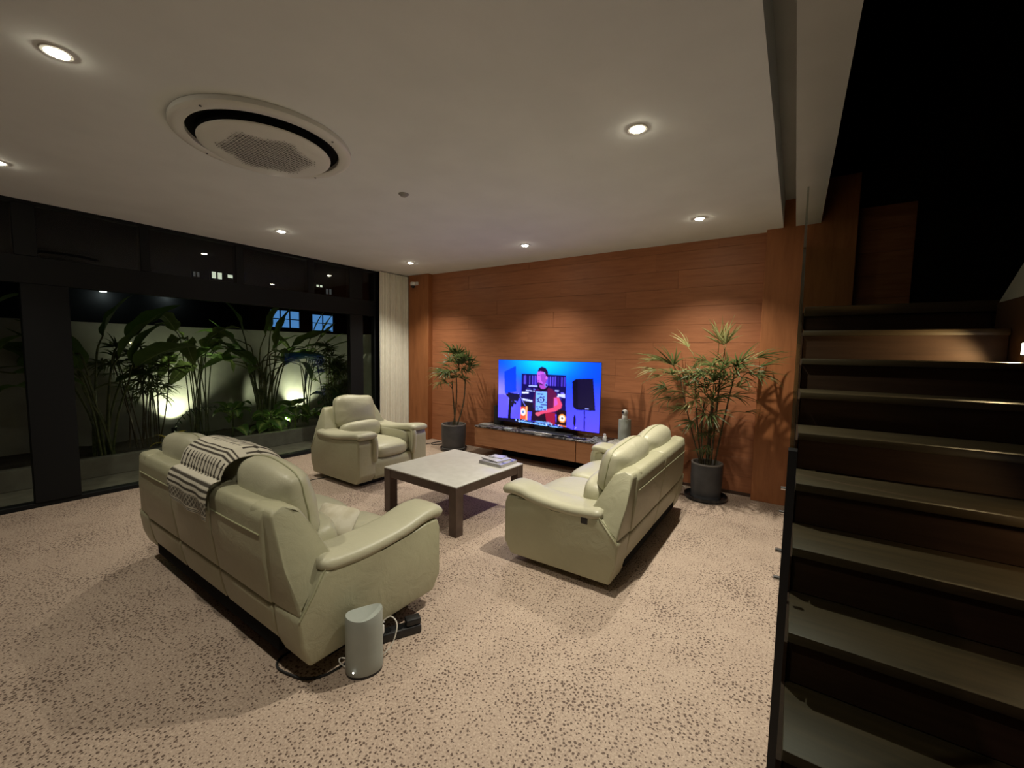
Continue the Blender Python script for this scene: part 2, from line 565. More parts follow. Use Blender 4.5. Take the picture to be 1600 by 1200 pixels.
# ================================================================== CURTAIN
bm = BM()
ny, nz = 150, 24
grid = []
for j in range(nz + 1):
    z = 0.015 + (CZ - 0.03) * j / nz
    row = []
    for i in range(ny + 1):
        t = i / ny
        spread = 1 + 0.05 * math.sin(PI * (1 - j / nz))
        y = 5.0 - (5.0 - 4.345) * (1 - t) * (1.0 + 0.035 * (1 - j / nz))
        x = -5.53 + 0.022 * math.sin(t * 2 * PI * 12 + 0.4 * math.sin(j * 0.25)) + 0.010 * math.sin(t * 31 + 1.3)
        row.append(bm.verts.new((x, y, z)))
    grid.append(row)
for a, b in zip(grid, grid[1:]):
    for i in range(ny):
        bm.faces.new((a[i], a[i + 1], b[i + 1], b[i]))
o = obj('curtain', bm, m_curtain, angle=180)
tag(o, 'pale full-height curtain drawn to the corner by the orange wall', 'curtain')

# ================================================================== CEILING DOWNLIGHTS
LX, LY = (-4.65, -2.70, -0.80), (0.45, 2.38, 4.20)
lab = {
    (-2.70, 0.45): 'recessed round downlight nearest the camera, at upper left of the ceiling',
    (-4.65, 0.45): 'recessed round downlight cut by the left edge of the photo, near the window',
    (-4.65, 2.38): 'recessed round downlight by the window, right below the round air conditioner in view',
    (-4.65, 4.20): 'recessed round downlight in the far corner beside the curtain',
    (-2.70, 4.20): 'recessed round downlight above the television, middle of the back row',
    (-0.80, 4.20): 'recessed round downlight above the potted palm at right, back row',
    (-0.80, 2.38): 'recessed round downlight glaring brightest, at right of the ceiling above the two-seat sofa',
    (-0.80, 0.45): 'recessed round downlight just behind the top edge of view near the stairs',
}
proto = None
for x in LX:
    for y in LY:
        if (x, y) == (-2.70, 2.38): continue       # a sensor sits here instead
        t = thing('downlight', lab[(x, y)], 'downlight', (x, y, CZ), 0, 'recessed ceiling downlights')
        if proto is None:
            b_ = BM(); lathe(b_, [(0.036, -0.002), (0.040, -0.006), (0.052, -0.005), (0.056, 0.0)], 28)
            a = obj('trim_ring', b_, m_white, t)
            b_ = BM(); lathe(b_, [(0.0, -0.016), (0.018, -0.0145), (0.030, -0.010), (0.036, -0.003)], 28)
            c = obj('lens', b_, m_lens, t)
            proto = (a, c)
        else:
            for p in proto:
                q = p.copy(); link(q, t)
        ld = bpy.data.lights.new('spot', 'SPOT')
        ld.energy = LAMP_W * LAMP_DIM[(x, y)]
        ld.color = LAMP_COL
        ld.spot_size = math.radians(112)
        ld.spot_blend = 1.0
        ld.shadow_soft_size = 0.022
        lo = bpy.data.objects.new('lamp_beam', ld)
        link(lo, t)
        lo.location = (0, 0, -0.040)

# small sensor disc
bm = BM(); lathe(bm, [(0.0, -0.022), (0.022, -0.020), (0.030, -0.012), (0.040, -0.006), (0.042, 0.0)], 24)
o = obj('smoke_detector', bm, mat('sensor_grey', (0.30, 0.29, 0.28), 0.5)); o.location = (-2.68, 2.35, CZ)
tag(o, 'tiny grey round sensor on the ceiling between the air conditioner and back lights', 'detector')

# ================================================================== ROUND AIR CONDITIONER
ac = thing('air_conditioner', 'large round white ceiling air conditioner with black slot and perforated centre', 'air conditioner', (-2.735, 1.33, CZ - 0.001))
RA = 0.475
bm = BM(); lathe(bm, [(RA, 0.0), (RA, -0.024), (RA - 0.010, -0.032), (RA - 0.03, -0.035), (RA * 0.86, -0.036), (RA * 0.845, -0.031), (RA * 0.84, 0.0)], 72)
obj('outer_ring', bm, m_white, ac)
bm = BM(); lathe(bm, [(RA * 0.845, -0.010), (RA * 0.75, -0.010), (RA * 0.742, -0.056)], 72)
obj('air_slot', bm, m_gap, ac)
bm = BM(); lathe(bm, [(RA * 0.742, -0.056), (RA * 0.738, -0.062), (RA * 0.72, -0.067), (RA * 0.69, -0.070), (RA * 0.5, -0.076), (0.0, -0.080)], 72)
obj('centre_panel', bm, m_white, ac)
bm = BM()
p = 0.0185
for i in range(-22, 23):
    for j in range(-24, 25):
        x = (i + 0.5 * (j % 2)) * p
        y = j * p * 0.866
        r = math.hypot(x, y)
        a = math.atan2(y, x)
        lim = 0.245 + 0.022 * math.cos(6 * a)
        if r > lim: continue
        rr = 0.0071 if r < lim - 0.03 else 0.0048
        z = -0.080 + 0.008 * (r / 0.34) ** 2 - 0.0022
        k = 6 if (i + j) % 2 else 3
        vs = [bm.verts.new((x + rr * math.cos(2 * PI * q / k + 0.5), y + rr * math.sin(2 * PI * q / k + 0.5), z)) for q in range(k)]
        bm.faces.new(vs)
o = obj('perforation', bm, mat('perforation_dark', (0.06, 0.06, 0.055), 0.8), ac, smooth=False); o['kind'] = 'stuff'
for k in range(4):
    b_ = BM(); lathe(b_, [(0, -0.0385), (0.006, -0.038), (0.007, -0.034)], 10)
    a = k * PI / 2 + 0.4
    obj('screw', b_, m_darkgrey, ac, loc=(RA * 0.93 * math.cos(a), RA * 0.93 * math.sin(a), 0))

# ================================================================== RECLINER SUITE
def recliner(name, label, cat, loc, rotz, w, d, seats, wz, cz, az=0.0, zb=0.062, group=None):
    t = thing(name, label, cat, loc, rotz, group)
    hw = w / 2
    AW = 0.215                         # arm width
    iw = (w - 2 * AW) / seats          # seat unit width
    A = az
    # base plinth
    bm = BM(); box(bm, -hw + 0.12, hw - 0.12, 0.16, d - 0.12, 0.0, zb + 0.013, 0.01)
    obj('plinth', bm, m_black, t)
    for s in (-1, 1):
        # side body under the arm
        prof = [(0.005, zb), (-0.028, 0.20), (-0.045, 0.335), (0.085, 0.505 + A), (0.20, 0.478 + A), (0.40, 0.474 + A), (0.60, 0.490 + A),
                (d - 0.10, 0.515 + A), (d - 0.01, 0.512 + A), (d + 0.012, 0.45 + A), (d + 0.012, 0.08 + zb), (d - 0.045, zb - 0.007)]
        bm = BM(); prism(bm, prof, s * (hw - AW), s * hw, 'x', 0.016, 3)
        obj('side_panel', bm, m_leather, t)
        # padded arm rest swept along the top
        path = [(0.075, 0.522), (0.16, 0.508), (0.30, 0.500), (0.45, 0.506), (0.58, 0.521), (d - 0.13, 0.542), (d - 0.05, 0.550), (d + 0.0, 0.545), (d + 0.026, 0.520)]
        path = smooth_path([(0, y, z + A) for y, z in path], 4)
        bm = BM()
        rings = []
        nn = 20
        L = len(path)
        for i, pnt in enumerate(path):
            tn = (path[min(i + 1, L - 1)] - path[max(i - 1, 0)]).normalized()
            nr = Vector((0, -tn.z, tn.y))
            e = 1.0
            q = i / (L - 1)
            if q > 0.90: e = math.sqrt(max(0.03, 1 - ((q - 0.90) / 0.10) ** 2 * 0.93))
            if q < 0.06: e = 0.55 + 0.45 * math.sqrt(q / 0.06)
            ring = []
            for k in range(nn):
                a = 2 * PI * k / nn
                cx, cy = math.cos(a), math.sin(a)
                ex = math.copysign(abs(cx) ** 0.55, cx) * (AW / 2 + 0.014) * (0.65 + 0.35 * e)
                ey = math.copysign(abs(cy) ** 0.75, cy) * 0.040 * e
                ring.append(bm.verts.new(Vector((s * (hw - AW / 2 - 0.006) + ex, 0, 0)) + pnt + nr * ey))
            rings.append(ring)
        for a, b in zip(rings, rings[1:]):
            for k in range(nn): bm.faces.new((a[k], a[(k + 1) % nn], b[(k + 1) % nn], b[k]))
        bm.faces.new(rings[0]); bm.faces.new(list(reversed(rings[-1])))
        pad = obj('arm_pad', bm, m_leather2, t, angle=60)
        # pad rolls down the inner front edge of the arm
        bm = BM()
        pts = smooth_path([(s * (hw - AW + 0.02), d - 0.06, 0.535 + A), (s * (hw - AW + 0.012), d + 0.0, 0.515 + A), (s * (hw - AW + 0.008), d + 0.018, 0.46 + A), (s * (hw - AW + 0.006), d + 0.016, 0.36 + A), (s * (hw - AW + 0.004), d + 0.008, 0.27)], 5)
        tube(bm, pts, [0.030] * (len(pts) - 3) + [0.028, 0.022, 0.012], 12)
        obj('arm_roll', bm, m_leather2, t, angle=70)
        # inner face of the arm
        bm = BM(); puffy(bm, 0.03, (d - 0.26) / 2, 0.135, 4.5, 6, c=(s * (hw - AW - 0.004), 0.16 + (d - 0.2) / 2, 0.385 + A * 0.5))
        obj('inner_arm', bm, m_leather2, t, angle=180)
        # wing of the back
        prof = [(-0.044, 0.345), (-0.066, 0.55), (-0.080, wz - 0.025), (-0.066, wz - 0.003), (-0.02, wz), (0.030, wz - 0.003), (0.050, wz - 0.020), (0.088, wz - 0.10), (0.155, 0.545 + A), (0.16, 0.51 + A), (0.088, 0.505 + A)]
        bm = BM(); prism(bm, prof, s * (hw - AW - 0.02), s * (hw - 0.002), 'x', 0.013, 3)
        for v in bm.verts:
            f = max(0.0, (v.co.z - 0.36)) / (wz - 0.36)
            outer = abs(v.co.x) > hw - AW / 2
            v.co.x -= s * 0.135 * f * (1.0 if outer else 0.75)
            if outer and v.co.y < 0.0: v.co.x -= s * 0.035 * f; v.co.y += 0.010
        obj('wing', bm, m_leather, t, angle=35)
        bm = BM(); tube(bm, [(s * (hw + 0.001), -0.040, 0.340), (s * (hw + 0.001), 0.022, 0.424), (s * (hw - 0.004), 0.086, 0.508 + A)], 0.003, 6)
        obj('seam', bm, m_seam, t)
    x0 = -hw + AW
    for k in range(seats):
        a, b = x0 + k * iw, x0 + (k + 1) * iw
        xc = (a + b) / 2
        g = 0.0055
        # rear panels
        prof = [(-0.050, 0.342), (-0.078, 0.56), (-0.086, wz - 0.05), (-0.068, wz - 0.008), (-0.03, wz), (0.035, wz - 0.004), (0.075, wz - 0.05), (0.10, 0.50), (0.10, 0.342)]
        bm = BM(); prism(bm, prof, a + g, b - g, 'x', 0.014, 3)
        if k in (0, seats - 1):
            for v in bm.verts:
                pass
        bp = obj('back_panel', bm, m_leather, t, angle=50)
        bm = BM(); tube(bm, [(a + 0.02, -0.0845, wz - 0.12), (xc, -0.0855, wz - 0.121), (b - 0.02, -0.0845, wz - 0.12)], 0.0035, 6)
        obj('seam', bm, m_seam, bp)
        prof = [(0.012, zb), (-0.022, 0.19), (-0.046, 0.31), (-0.040, 0.336), (0.10, 0.336), (0.10, zb)]
        bm = BM(); prism(bm, prof, a + g, b - g, 'x', 0.014, 3)
        obj('lower_panel', bm, m_leather, t, angle=50)
        # head cushion: plump, leaning back over the shell
        def wr(q, s_=1, k=k):
            x, y, z = q
            y2 = y * (1.0 - 0.18 * max(0, z)) + 0.10 * (1 - x * x) * (1 if y > 0 else 0.2)
            # soft creases towards the corners
            y2 += 0.035 * math.sin(9 * z + 2 * x) * max(0, abs(x) - 0.55)
            z2 = z + 0.06 * math.sin(3.0 * x + k) * (1 if z > 0.4 else 0) - 0.05 * x * x * (z > 0)
            return Vector((x * (1 - 0.06 * max(0, z)), y2, z2))
        h = (cz - 0.55) / 2
        bm = BM(); pl_ = puffy(bm, iw / 2 + 0.006, 0.115, h, (7.5, 2.6), 14, wr, c=(xc, 0.115, 0.555 + h), rot=(math.radians(9), 0, 0))
        hc = obj('head_cushion', bm, m_leather2, t, angle=180)
        loop = [Vector((-1, 0.05, -0.7 + 1.7 * i / 8)) for i in range(8)] + [Vector((-1 + 2 * i / 16, 0.05, 1)) for i in range(17)] + [Vector((1, 0.05, 1 - 1.7 * i / 8)) for i in range(1, 9)]
        bm = BM(); tube(bm, [pl_(q) for q in loop], 0.0045, 6)
        obj('seam', bm, m_seam, hc, angle=180)
        bm = BM(); puffy(bm, iw / 2 - 0.004, 0.095, 0.115, 3.4, 9, lambda q: Vector((q.x, q.y * (1 + 0.12 * (1 - q.x ** 2)), q.z)), c=(xc, 0.235, 0.515), rot=(math.radians(8), 0, 0))
        obj('lumbar_cushion', bm, m_leather2, t, angle=180)
        def ws(q):
            x, y, z = q
            z2 = z + 0.16 * (1 - x * x) * (1 - (y * 0.6) ** 2) * (z > 0)
            if y > 0.5: z2 -= 0.35 * (y - 0.5) * (z > 0)
            return Vector((x, y, z2))
        yb, yf = 0.20, d + 0.005
        bm = BM(); puffy(bm, iw / 2 - 0.003, (yf - yb) / 2, 0.088, 4.0, 11, ws, c=(xc, (yb + yf) / 2, 0.355))
        obj('seat_cushion', bm, m_leather2, t, angle=180)
        bm = BM(); prism(bm, [(d - 0.12, zb), (d - 0.035, zb), (d - 0.012, zb + 0.04), (d - 0.010, 0.24), (d - 0.03, 0.285), (d - 0.12, 0.285)], a + 0.003, b - 0.003, 'x', 0.012, 2)
        obj('foot_panel', bm, m_leather, t)
        # near-black inner frame and backing, colouring in the shade of the panel gaps
    bm = BM(); box(bm, -hw + AW, hw - AW, 0.10, d - 0.13, 0.07, 0.28); box(bm, -hw + AW + 0.02, hw - AW - 0.02, -0.010, 0.085, 0.09, wz - 0.04)
    obj('inner_frame', bm, m_gap, t, smooth=False)
    return t

sofa_a = recliner('three_seat_sofa', 'long beige leather three-seat recliner sofa seen from behind with a patterned throw on it', 'sofa', (-2.715, 0.930, 0), 0, 2.08, 0.80, 3, 0.795, 0.925, 0.01, 0.105)
sofa_b = recliner('two_seat_sofa', 'beige leather two-seat recliner sofa at right with its back towards the potted palm', 'sofa', (-0.868, 3.295, 0), PI / 2, 1.81, 0.79, 2, 0.745, 0.860, -0.030)
chair = recliner('recliner_armchair', 'beige leather recliner armchair with plump headrest beside the window planter', 'armchair', (-4.60, 3.135, 0), -PI / 2, 0.97, 0.86, 1, 0.80, 0.925, 0.02)

# recline switch on the near side of the two-seat sofa, foot of the long sofa
bm = BM(); box(bm, -0.9095, -0.903, 0.16, 0.205, 0.415, 0.46, 0.003, 1)
obj('recline_switch', bm, m_black, sofa_b)

# ---------------- cushion on the long sofa
cu = thing('throw_pillow', 'small white scatter pillow with dark stitched squiggle at the right end of the long sofa', 'pillow', (-2.09, 1.325, 0.530), math.radians(12))
m_pil = noisy('pillow_cloth', (0.50, 0.46, 0.34), (0.62, 0.59, 0.48), 14, 0.9, spec=0.1)
PX, PY, PZ, PT_ = 0.140, 0.050, 0.092, math.radians(-38)
def wp(q):
    x, y, z = q
    e = (1 - abs(x) ** 2.6) * (1 - abs(z) ** 2.6)
    return Vector((x, y * (0.12 + 0.88 * e), z))
bm = BM(); puffy(bm, PX, PY, PZ, 9, 11, wp, rot=(PT_, 0, 0))
obj('pillow_body', bm, m_pil, cu, angle=180)
bm = BM()
R_ = Euler((PT_, 0, 0)).to_matrix()
pts = []
for i in range(30):
    tt = i / 29
    x = -0.11 + 0.22 * tt
    z = 0.025 * math.sin(tt * 11) + 0.02
    e = (1 - abs(x / PX) ** 2.6) * (1 - abs(z / PZ) ** 2.6)
    pts.append(R_ @ Vector((x, PY * (0.12 + 0.88 * e) * 1.02 + 0.003, z)))
tube(bm, pts, 0.004, 5)
obj('stitching', bm, m_cable, cu)

# ================================================================== THROW
def throw_pattern(u, v):
    """woven pattern on the cloth itself: 1 = dark yarn"""
    L = 1.25
    d = np.zeros_like(u)
    s = v * L                                            # metres from the rear hem
    def stripe(a, b):
        return ((s > a) & (s < b)).astype(float)
    for base in (0.0, 0.44, 0.90):
        for k in range(3):
            a = base + 0.135 + k * 0.034
            if base == 0.0: d = np.maximum(d, stripe(a, a + 0.017))
            else: d = np.maximum(d, stripe(base + k * 0.030, base + k * 0.030 + 0.016))
    d = np.maximum(d, stripe(0.006, 0.014))
    d = np.maximum(d, stripe(0.020, 0.027))
    # diamond border
    b = (s > 0.034) & (s < 0.118)
    dia = (np.abs(((u * 14) % 1) - 0.5) + np.abs(((s - 0.034) / 0.042 % 1) - 0.5))
    d = np.where(b, np.where((dia > 0.38) & (dia < 0.64), 0.30, 0.88), d)
    # arrow columns
    for a, e in ((0.25, 0.43), (0.55, 0.88)):
        m = (s > a) & (s < e)
        q = (s - a) / (e - a)
        c = np.abs(((u * 13) % 1) - 0.5)
        ln = (c < 0.13) & (q > 0.06) & (q < 0.94)
        hd = (c < 0.36 - np.abs(q - 0.32) * 3.0) | (c < 0.32 - np.abs(q - 0.72) * 3.4)
        d = np.where(m, (ln | hd).astype(float), d)
    return d

# outline followed by the cloth: from the rear hem up over the wing top, over the head cushion and down the front
sx = -2.795
prof = [(0.838, 0.655), (0.830, 0.745), (0.842, 0.800), (0.882, 0.815), (0.892, 0.850), (0.915, 0.905), (0.975, 0.946), (1.06, 0.950), (1.14, 0.917), (1.195, 0.85), (1.21, 0.77), (1.21, 0.69), (1.26, 0.63)]
pp = smooth_path([(0, a, b) for a, b in prof], 14)
acc = [0.0]
for a, b in zip(pp, pp[1:]): acc.append(acc[-1] + (b - a).length)
tot = acc[-1]
nu, nv = 130, 230
def at_len(sv):
    import bisect
    i = min(max(bisect.bisect(acc, sv) - 1, 0), len(pp) - 2)
    f = (sv - acc[i]) / max(1e-9, acc[i + 1] - acc[i])
    return pp[i].lerp(pp[i + 1], f), (pp[i + 1] - pp[i]).normalized()
verts, cols = [], []
UU, VV = np.meshgrid(np.linspace(0, 1, nu + 1), np.linspace(0, 1, nv + 1))
PT = throw_pattern(UU, VV)
TH_X0, TH_X1 = -2.875, -2.365
for j in range(nv + 1):
    v_ = j / nv
    for i in range(nu + 1):
        u_ = i / nu
        sv = v_ * tot
        hemd = 0.0
        p_, tn = at_len(sv)
        nr = Vector((0, -tn.z, tn.y))
        ripple = 0.003 * math.sin(u_ * 15 + 1.5 * math.sin(v_ * 5)) + 0.003 * math.sin(u_ * 7 + v_ * 7)
        hang = max(0.0, 1 - sv / 0.16)
        off = 0.010 + ripple * (0.8 + 1.4 * hang) + 0.012 * hang
        x = TH_X0 + (TH_X1 - TH_X0) * u_ + 0.055 * v_ - 0.02 * math.sin(v_ * 4)
        q = Vector((x, p_.y, p_.z)) + nr * off
        q.z += 0.035 * hang * (0.5 - u_) - 0.02 * hang * math.sin(u_ * PI)
        if u_ > 0.86:                       # free edge curls over the gap between cushions
            q.z -= 0.25 * (u_ - 0.86) ** 1.0 * min(1, max(0, (v_ - 0.2) * 4))
        verts.append(q)
me = bpy.data.meshes.new('throw_blanket')
faces = [(j * (nu + 1) + i, j * (nu + 1) + i + 1, (j + 1) * (nu + 1) + i + 1, (j + 1) * (nu + 1) + i) for j in range(nv) for i in range(nu)]
me.from_pydata([tuple(q) for q in verts], [], faces)
ca = me.color_attributes.new('yarn', 'FLOAT_COLOR', 'POINT')
dk, lt = np.array([0.075, 0.066, 0.052, 1]), np.array([0.60, 0.565, 0.455, 1])
arr = lt[None] * (1 - PT.reshape(-1, 1)) + dk[None] * PT.reshape(-1, 1)
ca.data.foreach_set('color', arr.astype(np.float32).ravel())
m_throw = mat('woven_throw', (0.6, 0.55, 0.45), 0.95, spec=0.05)
n = N(m_throw)
at = n.new('ShaderNodeAttribute', attribute_name='yarn')
n.base(at.outputs['Color'])
n.bump(n.noise(n.coord('Object'), 300, 2), 0.4, 0.002)
o = objm('throw_blanket', me, m_throw, angle=180)
md = o.modifiers.new('thick', 'SOLIDIFY'); md.thickness = 0.004; md.offset = 1
tag(o, 'black and cream patterned throw blanket draped over the back of the long sofa', 'blanket')

# ================================================================== COFFEE TABLE
TH = 0.42
ct = thing('coffee_table', 'low square coffee table with pale stone top and dark wooden legs', 'table', (-2.606, 2.905, 0), math.radians(-2.4))
hx, hy = 0.462, 0.462
bm = BM(); box(bm, -hx, hx, -hy, hy, TH - 0.012, TH, 0.004, 2)
obj('table_top', bm, m_tabletop, ct)
lw = 0.085
for sxx in (-1, 1):
    for syy in (-1, 1):
        bm = BM()
        xa, xb = sorted((sxx * hx, sxx * (hx - lw))); ya, yb = sorted((syy * hy, syy * (hy - lw)))
        box(bm, xa, xb, ya, yb, 0, TH - 0.012, 0.003, 1)
        obj('leg', bm, m_table, ct)
for sgn in (-1, 1):
    bm = BM(); ya, yb = sorted((sgn * (hy - 0.004), sgn * (hy - 0.03))); box(bm, -hx + lw, hx - lw, ya, yb, TH - 0.085, TH - 0.012, 0.002, 1)
    obj('apron', bm, m_table, ct)
    bm = BM(); xa, xb = sorted((sgn * (hx - 0.004), sgn * (hx - 0.03))); box(bm, xa, xb, -hy + lw, hy - lw, TH - 0.085, TH - 0.012, 0.002, 1)
    obj('apron', bm, m_table, ct)

m_paper = mat('paper_edge', (0.42, 0.40, 0.38), 0.8)
def covermat(name, a, b, c, sc):
    m = mat(name, a, 0.25)
    n = N(m)
    f = n.noise(n.coord('Object', (1, 1.7, 1)), sc, 3, 0.5, 1.5)
    n.base(n.ramp(f, [(0.40, a), (0.50, b), (0.62, c)]))
    return m
def book(label, loc, rot, sx_, sy_, th, mc, z0):
    t = thing('magazine', label, 'magazine', (loc[0], loc[1], z0), rot, 'magazines on the coffee table')
    bm = BM(); box(bm, -sx_ / 2 + 0.003, sx_ / 2 - 0.002, -sy_ / 2 + 0.003, sy_ / 2 - 0.003, 0.0012, th - 0.0012, 0.0005, 1)
    obj('pages', bm, m_paper, t)
    bm = BM()
    box(bm, -sx_ / 2, sx_ / 2, -sy_ / 2, sy_ / 2, th - 0.0014, th, 0.0004, 1)
    box(bm, -sx_ / 2, sx_ / 2, -sy_ / 2, sy_ / 2, 0, 0.0014, 0.0004, 1)
    box(bm, -sx_ / 2 - 0.0006, -sx_ / 2 + 0.0022, -sy_ / 2, sy_ / 2, 0, th, 0.0004, 1)
    obj('cover', bm, mc, t)
    return t
book('thick grey magazine at the bottom of the stack on the coffee table', (-2.330, 3.215), math.radians(-3), 0.275, 0.25, 0.028, covermat('cover_grey', (0.10, 0.10, 0.12), (0.34, 0.34, 0.38), (0.5, 0.5, 0.52), 5), TH)
book('pale thin magazine in the middle of the stack on the coffee table', (-2.365, 3.235), math.radians(-12), 0.23, 0.19, 0.012, covermat('cover_pale', (0.52, 0.52, 0.54), (0.62, 0.62, 0.62), (0.20, 0.20, 0.24), 4), TH + 0.028)
book('small dark-bordered booklet on top of the magazine stack', (-2.375, 3.275), math.radians(6), 0.15, 0.11, 0.007, covermat('cover_white', (0.66, 0.64, 0.66), (0.5, 0.5, 0.55), (0.06, 0.06, 0.08), 6), TH + 0.040)

# ================================================================== MEDIA CONSOLE
CT = 0.437
cn = thing('media_console', 'long floating brown wooden media console with dark marble top under the television', 'console', (0, 0, 0))
cx0, cx1, cy0, cy1 = -3.76, -1.02, 4.60, 5.016
bm = BM(); box(bm, cx0, cx1, cy0 + 0.02, cy1, 0.155, CT - 0.02, 0.003, 1)
obj('cabinet_body', bm, m_cons, cn)
bm = BM(); box(bm, cx0 - 0.004, cx1 + 0.004, cy0 - 0.004, cy1, CT - 0.02, CT, 0.003, 1)
obj('marble_top', bm, m_marble, cn)
for a, b in ((cx0, -2.168), (-2.160, cx1)):
    bm = BM(); box(bm, a + 0.002, b - 0.002, cy0, cy0 + 0.02, 0.157, CT - 0.022, 0.003, 1)
    obj('drawer_front', bm, m_cons, cn)
bm = BM(); box(bm, cx0 + 0.3, cx1 - 0.3, cy0 + 0.28, cy1, 0.0, 0.155)
obj('under_shade_block', bm, m_gap, cn, smooth=False)  # near-black block colouring in the shade under the floating console

# ================================================================== TELEVISION
TVY = 4.80
tvx0, tvx1, tvz0, tvz1 = -3.492, -1.948, 0.516, 1.382
tv = thing('television', 'large flat television showing a blue-lit musician on the media console', 'television', ((tvx0 + tvx1) / 2, TVY, CT))
bm = BM(); box(bm, tvx0 - tv.location.x - 0.006, tvx1 - tv.location.x + 0.006, 0.0, 0.012, tvz0 - CT - 0.008, tvz1 - CT + 0.006, 0.003, 1)
obj('panel', bm, m_black, tv)
bm = BM(); box(bm, -0.45, 0.45, 0.012, 0.05, tvz0 - CT, 0.45, 0.008, 2)
obj('rear_housing', bm, m_black, tv)
bm = BM(); box(bm, -0.16, 0.16, 0.0, 0.045, 0.006, tvz0 - CT + 0.03, 0.004, 1)
obj('stand_neck', bm, m_black, tv)
bm = BM(); prism(bm, [(-0.36, 0.10), (0.42, 0.10), (0.42, -0.02), (0.36, -0.155), (-0.20, -0.155), (-0.36, -0.02)], 0.0005, 0.020, 'z', 0.003, 1)
obj('stand_base', bm, m_darkgrey, tv)
bm = BM(); box(bm, -0.21, 0.20, -0.166, -0.155, 0.001, 0.022, 0.002, 1)
obj('stand_edge', bm, m_silver, tv)

NW, NH = 352, 198
u, v = np.meshgrid((np.arange(NW + 1)) / NW, (np.arange(NH + 1)) / NH)     # v from the top down
def lerp(a, b, f): return a[None, None] * (1 - f[..., None]) + b[None, None] * f[..., None]
def C3(r, g, b): return np.array([(x / 255.0) ** 2.2 for x in (r, g, b)])
img = lerp(C3(8, 70, 255), C3(90, 78, 250), np.clip((v - 0.25) / 0.7, 0, 1))
g = np.exp(-(((u - 0.47) / 0.26) ** 2 + ((v + 0.02) / 0.26) ** 2))
img = img * (1 - g[..., None]) + C3(5, 215, 238)[None, None] * g[..., None]
g = np.exp(-(((u - 0.0) / 0.16) ** 2 + ((v - 0.55) / 0.25) ** 2)) * 0.7
img = img * (1 - g[..., None]) + C3(165, 150, 250)[None, None] * g[..., None]
def poly(pts, col, alpha=1.0):
    global img
    ins = np.zeros_like(u, bool)
    n_ = len(pts)
    for i in range(n_):
        (x1, y1), (x2, y2) = pts[i], pts[(i + 1) % n_]
        if y1 == y2: continue
        c = ((y1 > v) != (y2 > v)) & (u < (x2 - x1) * (v - y1) / (y2 - y1) + x1)
        ins ^= c
    img = np.where(ins[..., None], img * (1 - alpha) + C3(*col)[None, None] * alpha, img)
def ell(cx, cy, rx, ry, col, alpha=1.0):
    global img
    ins = ((u - cx) / rx) ** 2 + ((v - cy) / ry) ** 2 < 1
    img = np.where(ins[..., None], img * (1 - alpha) + C3(*col)[None, None] * alpha, img)
def line(p, q, wd, col):
    x1, y1 = p; x2, y2 = q
    asp = 9 / 16
    dx, dy = x2 - x1, (y2 - y1) * asp
    L = math.hypot(dx, dy)
    nx, ny_ = -dy / L * wd / 2, dx / L * wd / 2 / asp
    poly([(x1 + nx, y1 + ny_), (x2 + nx, y2 + ny_), (x2 - nx, y2 - ny_), (x1 - nx, y1 - ny_)], col)
rg = random.Random(3)
# light panel at left and its stand
poly([(0.065, 0.19), (0.19, 0.09), (0.20, 0.50), (0.075, 0.55)], (12, 62, 250))
poly([(0.0, 0.57), (0.06, 0.56), (0.11, 0.60), (0.12, 0.98), (0.0, 0.95)], (96, 86, 235))
# shelf wall behind
poly([(0.255, 0.205), (0.695, 0.20), (0.70, 0.80), (0.25, 0.80)], (22, 14, 82))
for i in range(46):
    x = 0.262 + 0.43 * i / 46
    c = rg.choice([(58, 40, 160), (30, 22, 110), (80, 60, 190), (24, 16, 90), (110, 90, 220)])
    poly([(x, 0.225 + 0.02 * rg.random()), (x + 0.006, 0.225), (x + 0.006, 0.37), (x, 0.37)], c)
for i in range(26):
    x = 0.27 + 0.40 * rg.random(); y = rg.choice([0.43, 0.46, 0.52, 0.55])
    poly([(x, y), (x + 0.04 * rg.random() + 0.01, y), (x + 0.03, y + 0.02), (x, y + 0.015)], rg.choice([(120, 110, 220), (200, 210, 250), (60, 50, 150)]))
poly([(0.26, 0.50), (0.33, 0.49), (0.33, 0.515), (0.26, 0.525)], (225, 235, 255))
poly([(0.26, 0.60), (0.37, 0.62), (0.37, 0.645), (0.26, 0.63)], (210, 220, 250))
poly([(0.62, 0.49), (0.69, 0.48), (0.69, 0.54), (0.62, 0.52)], (205, 210, 255))
poly([(0.33, 0.385), (0.42, 0.38), (0.42, 0.40), (0.33, 0.405)], (170, 185, 255))
poly([(0.255, 0.64), (0.38, 0.66), (0.37, 0.80), (0.255, 0.80)], (20, 12, 40))
# stand at left
line((0.14, 0.56), (0.125, 1.0), 0.030, (10, 8, 30))
line((0.09, 0.55), (0.20, 0.70), 0.022, (14, 10, 44)); line((0.20, 0.54), (0.15, 0.75), 0.030, (14, 10, 44)); line((0.22, 0.53), (0.315, 0.76), 0.022, (16, 12, 46))
line((0.225, 0.53), (0.185, 0.66), 0.006, (200, 205, 255)); line((0.225, 0.53), (0.30, 0.72), 0.004, (150, 150, 250))
poly([(0.10, 0.52), (0.24, 0.54), (0.22, 0.66), (0.14, 0.64)], (16, 12, 60))
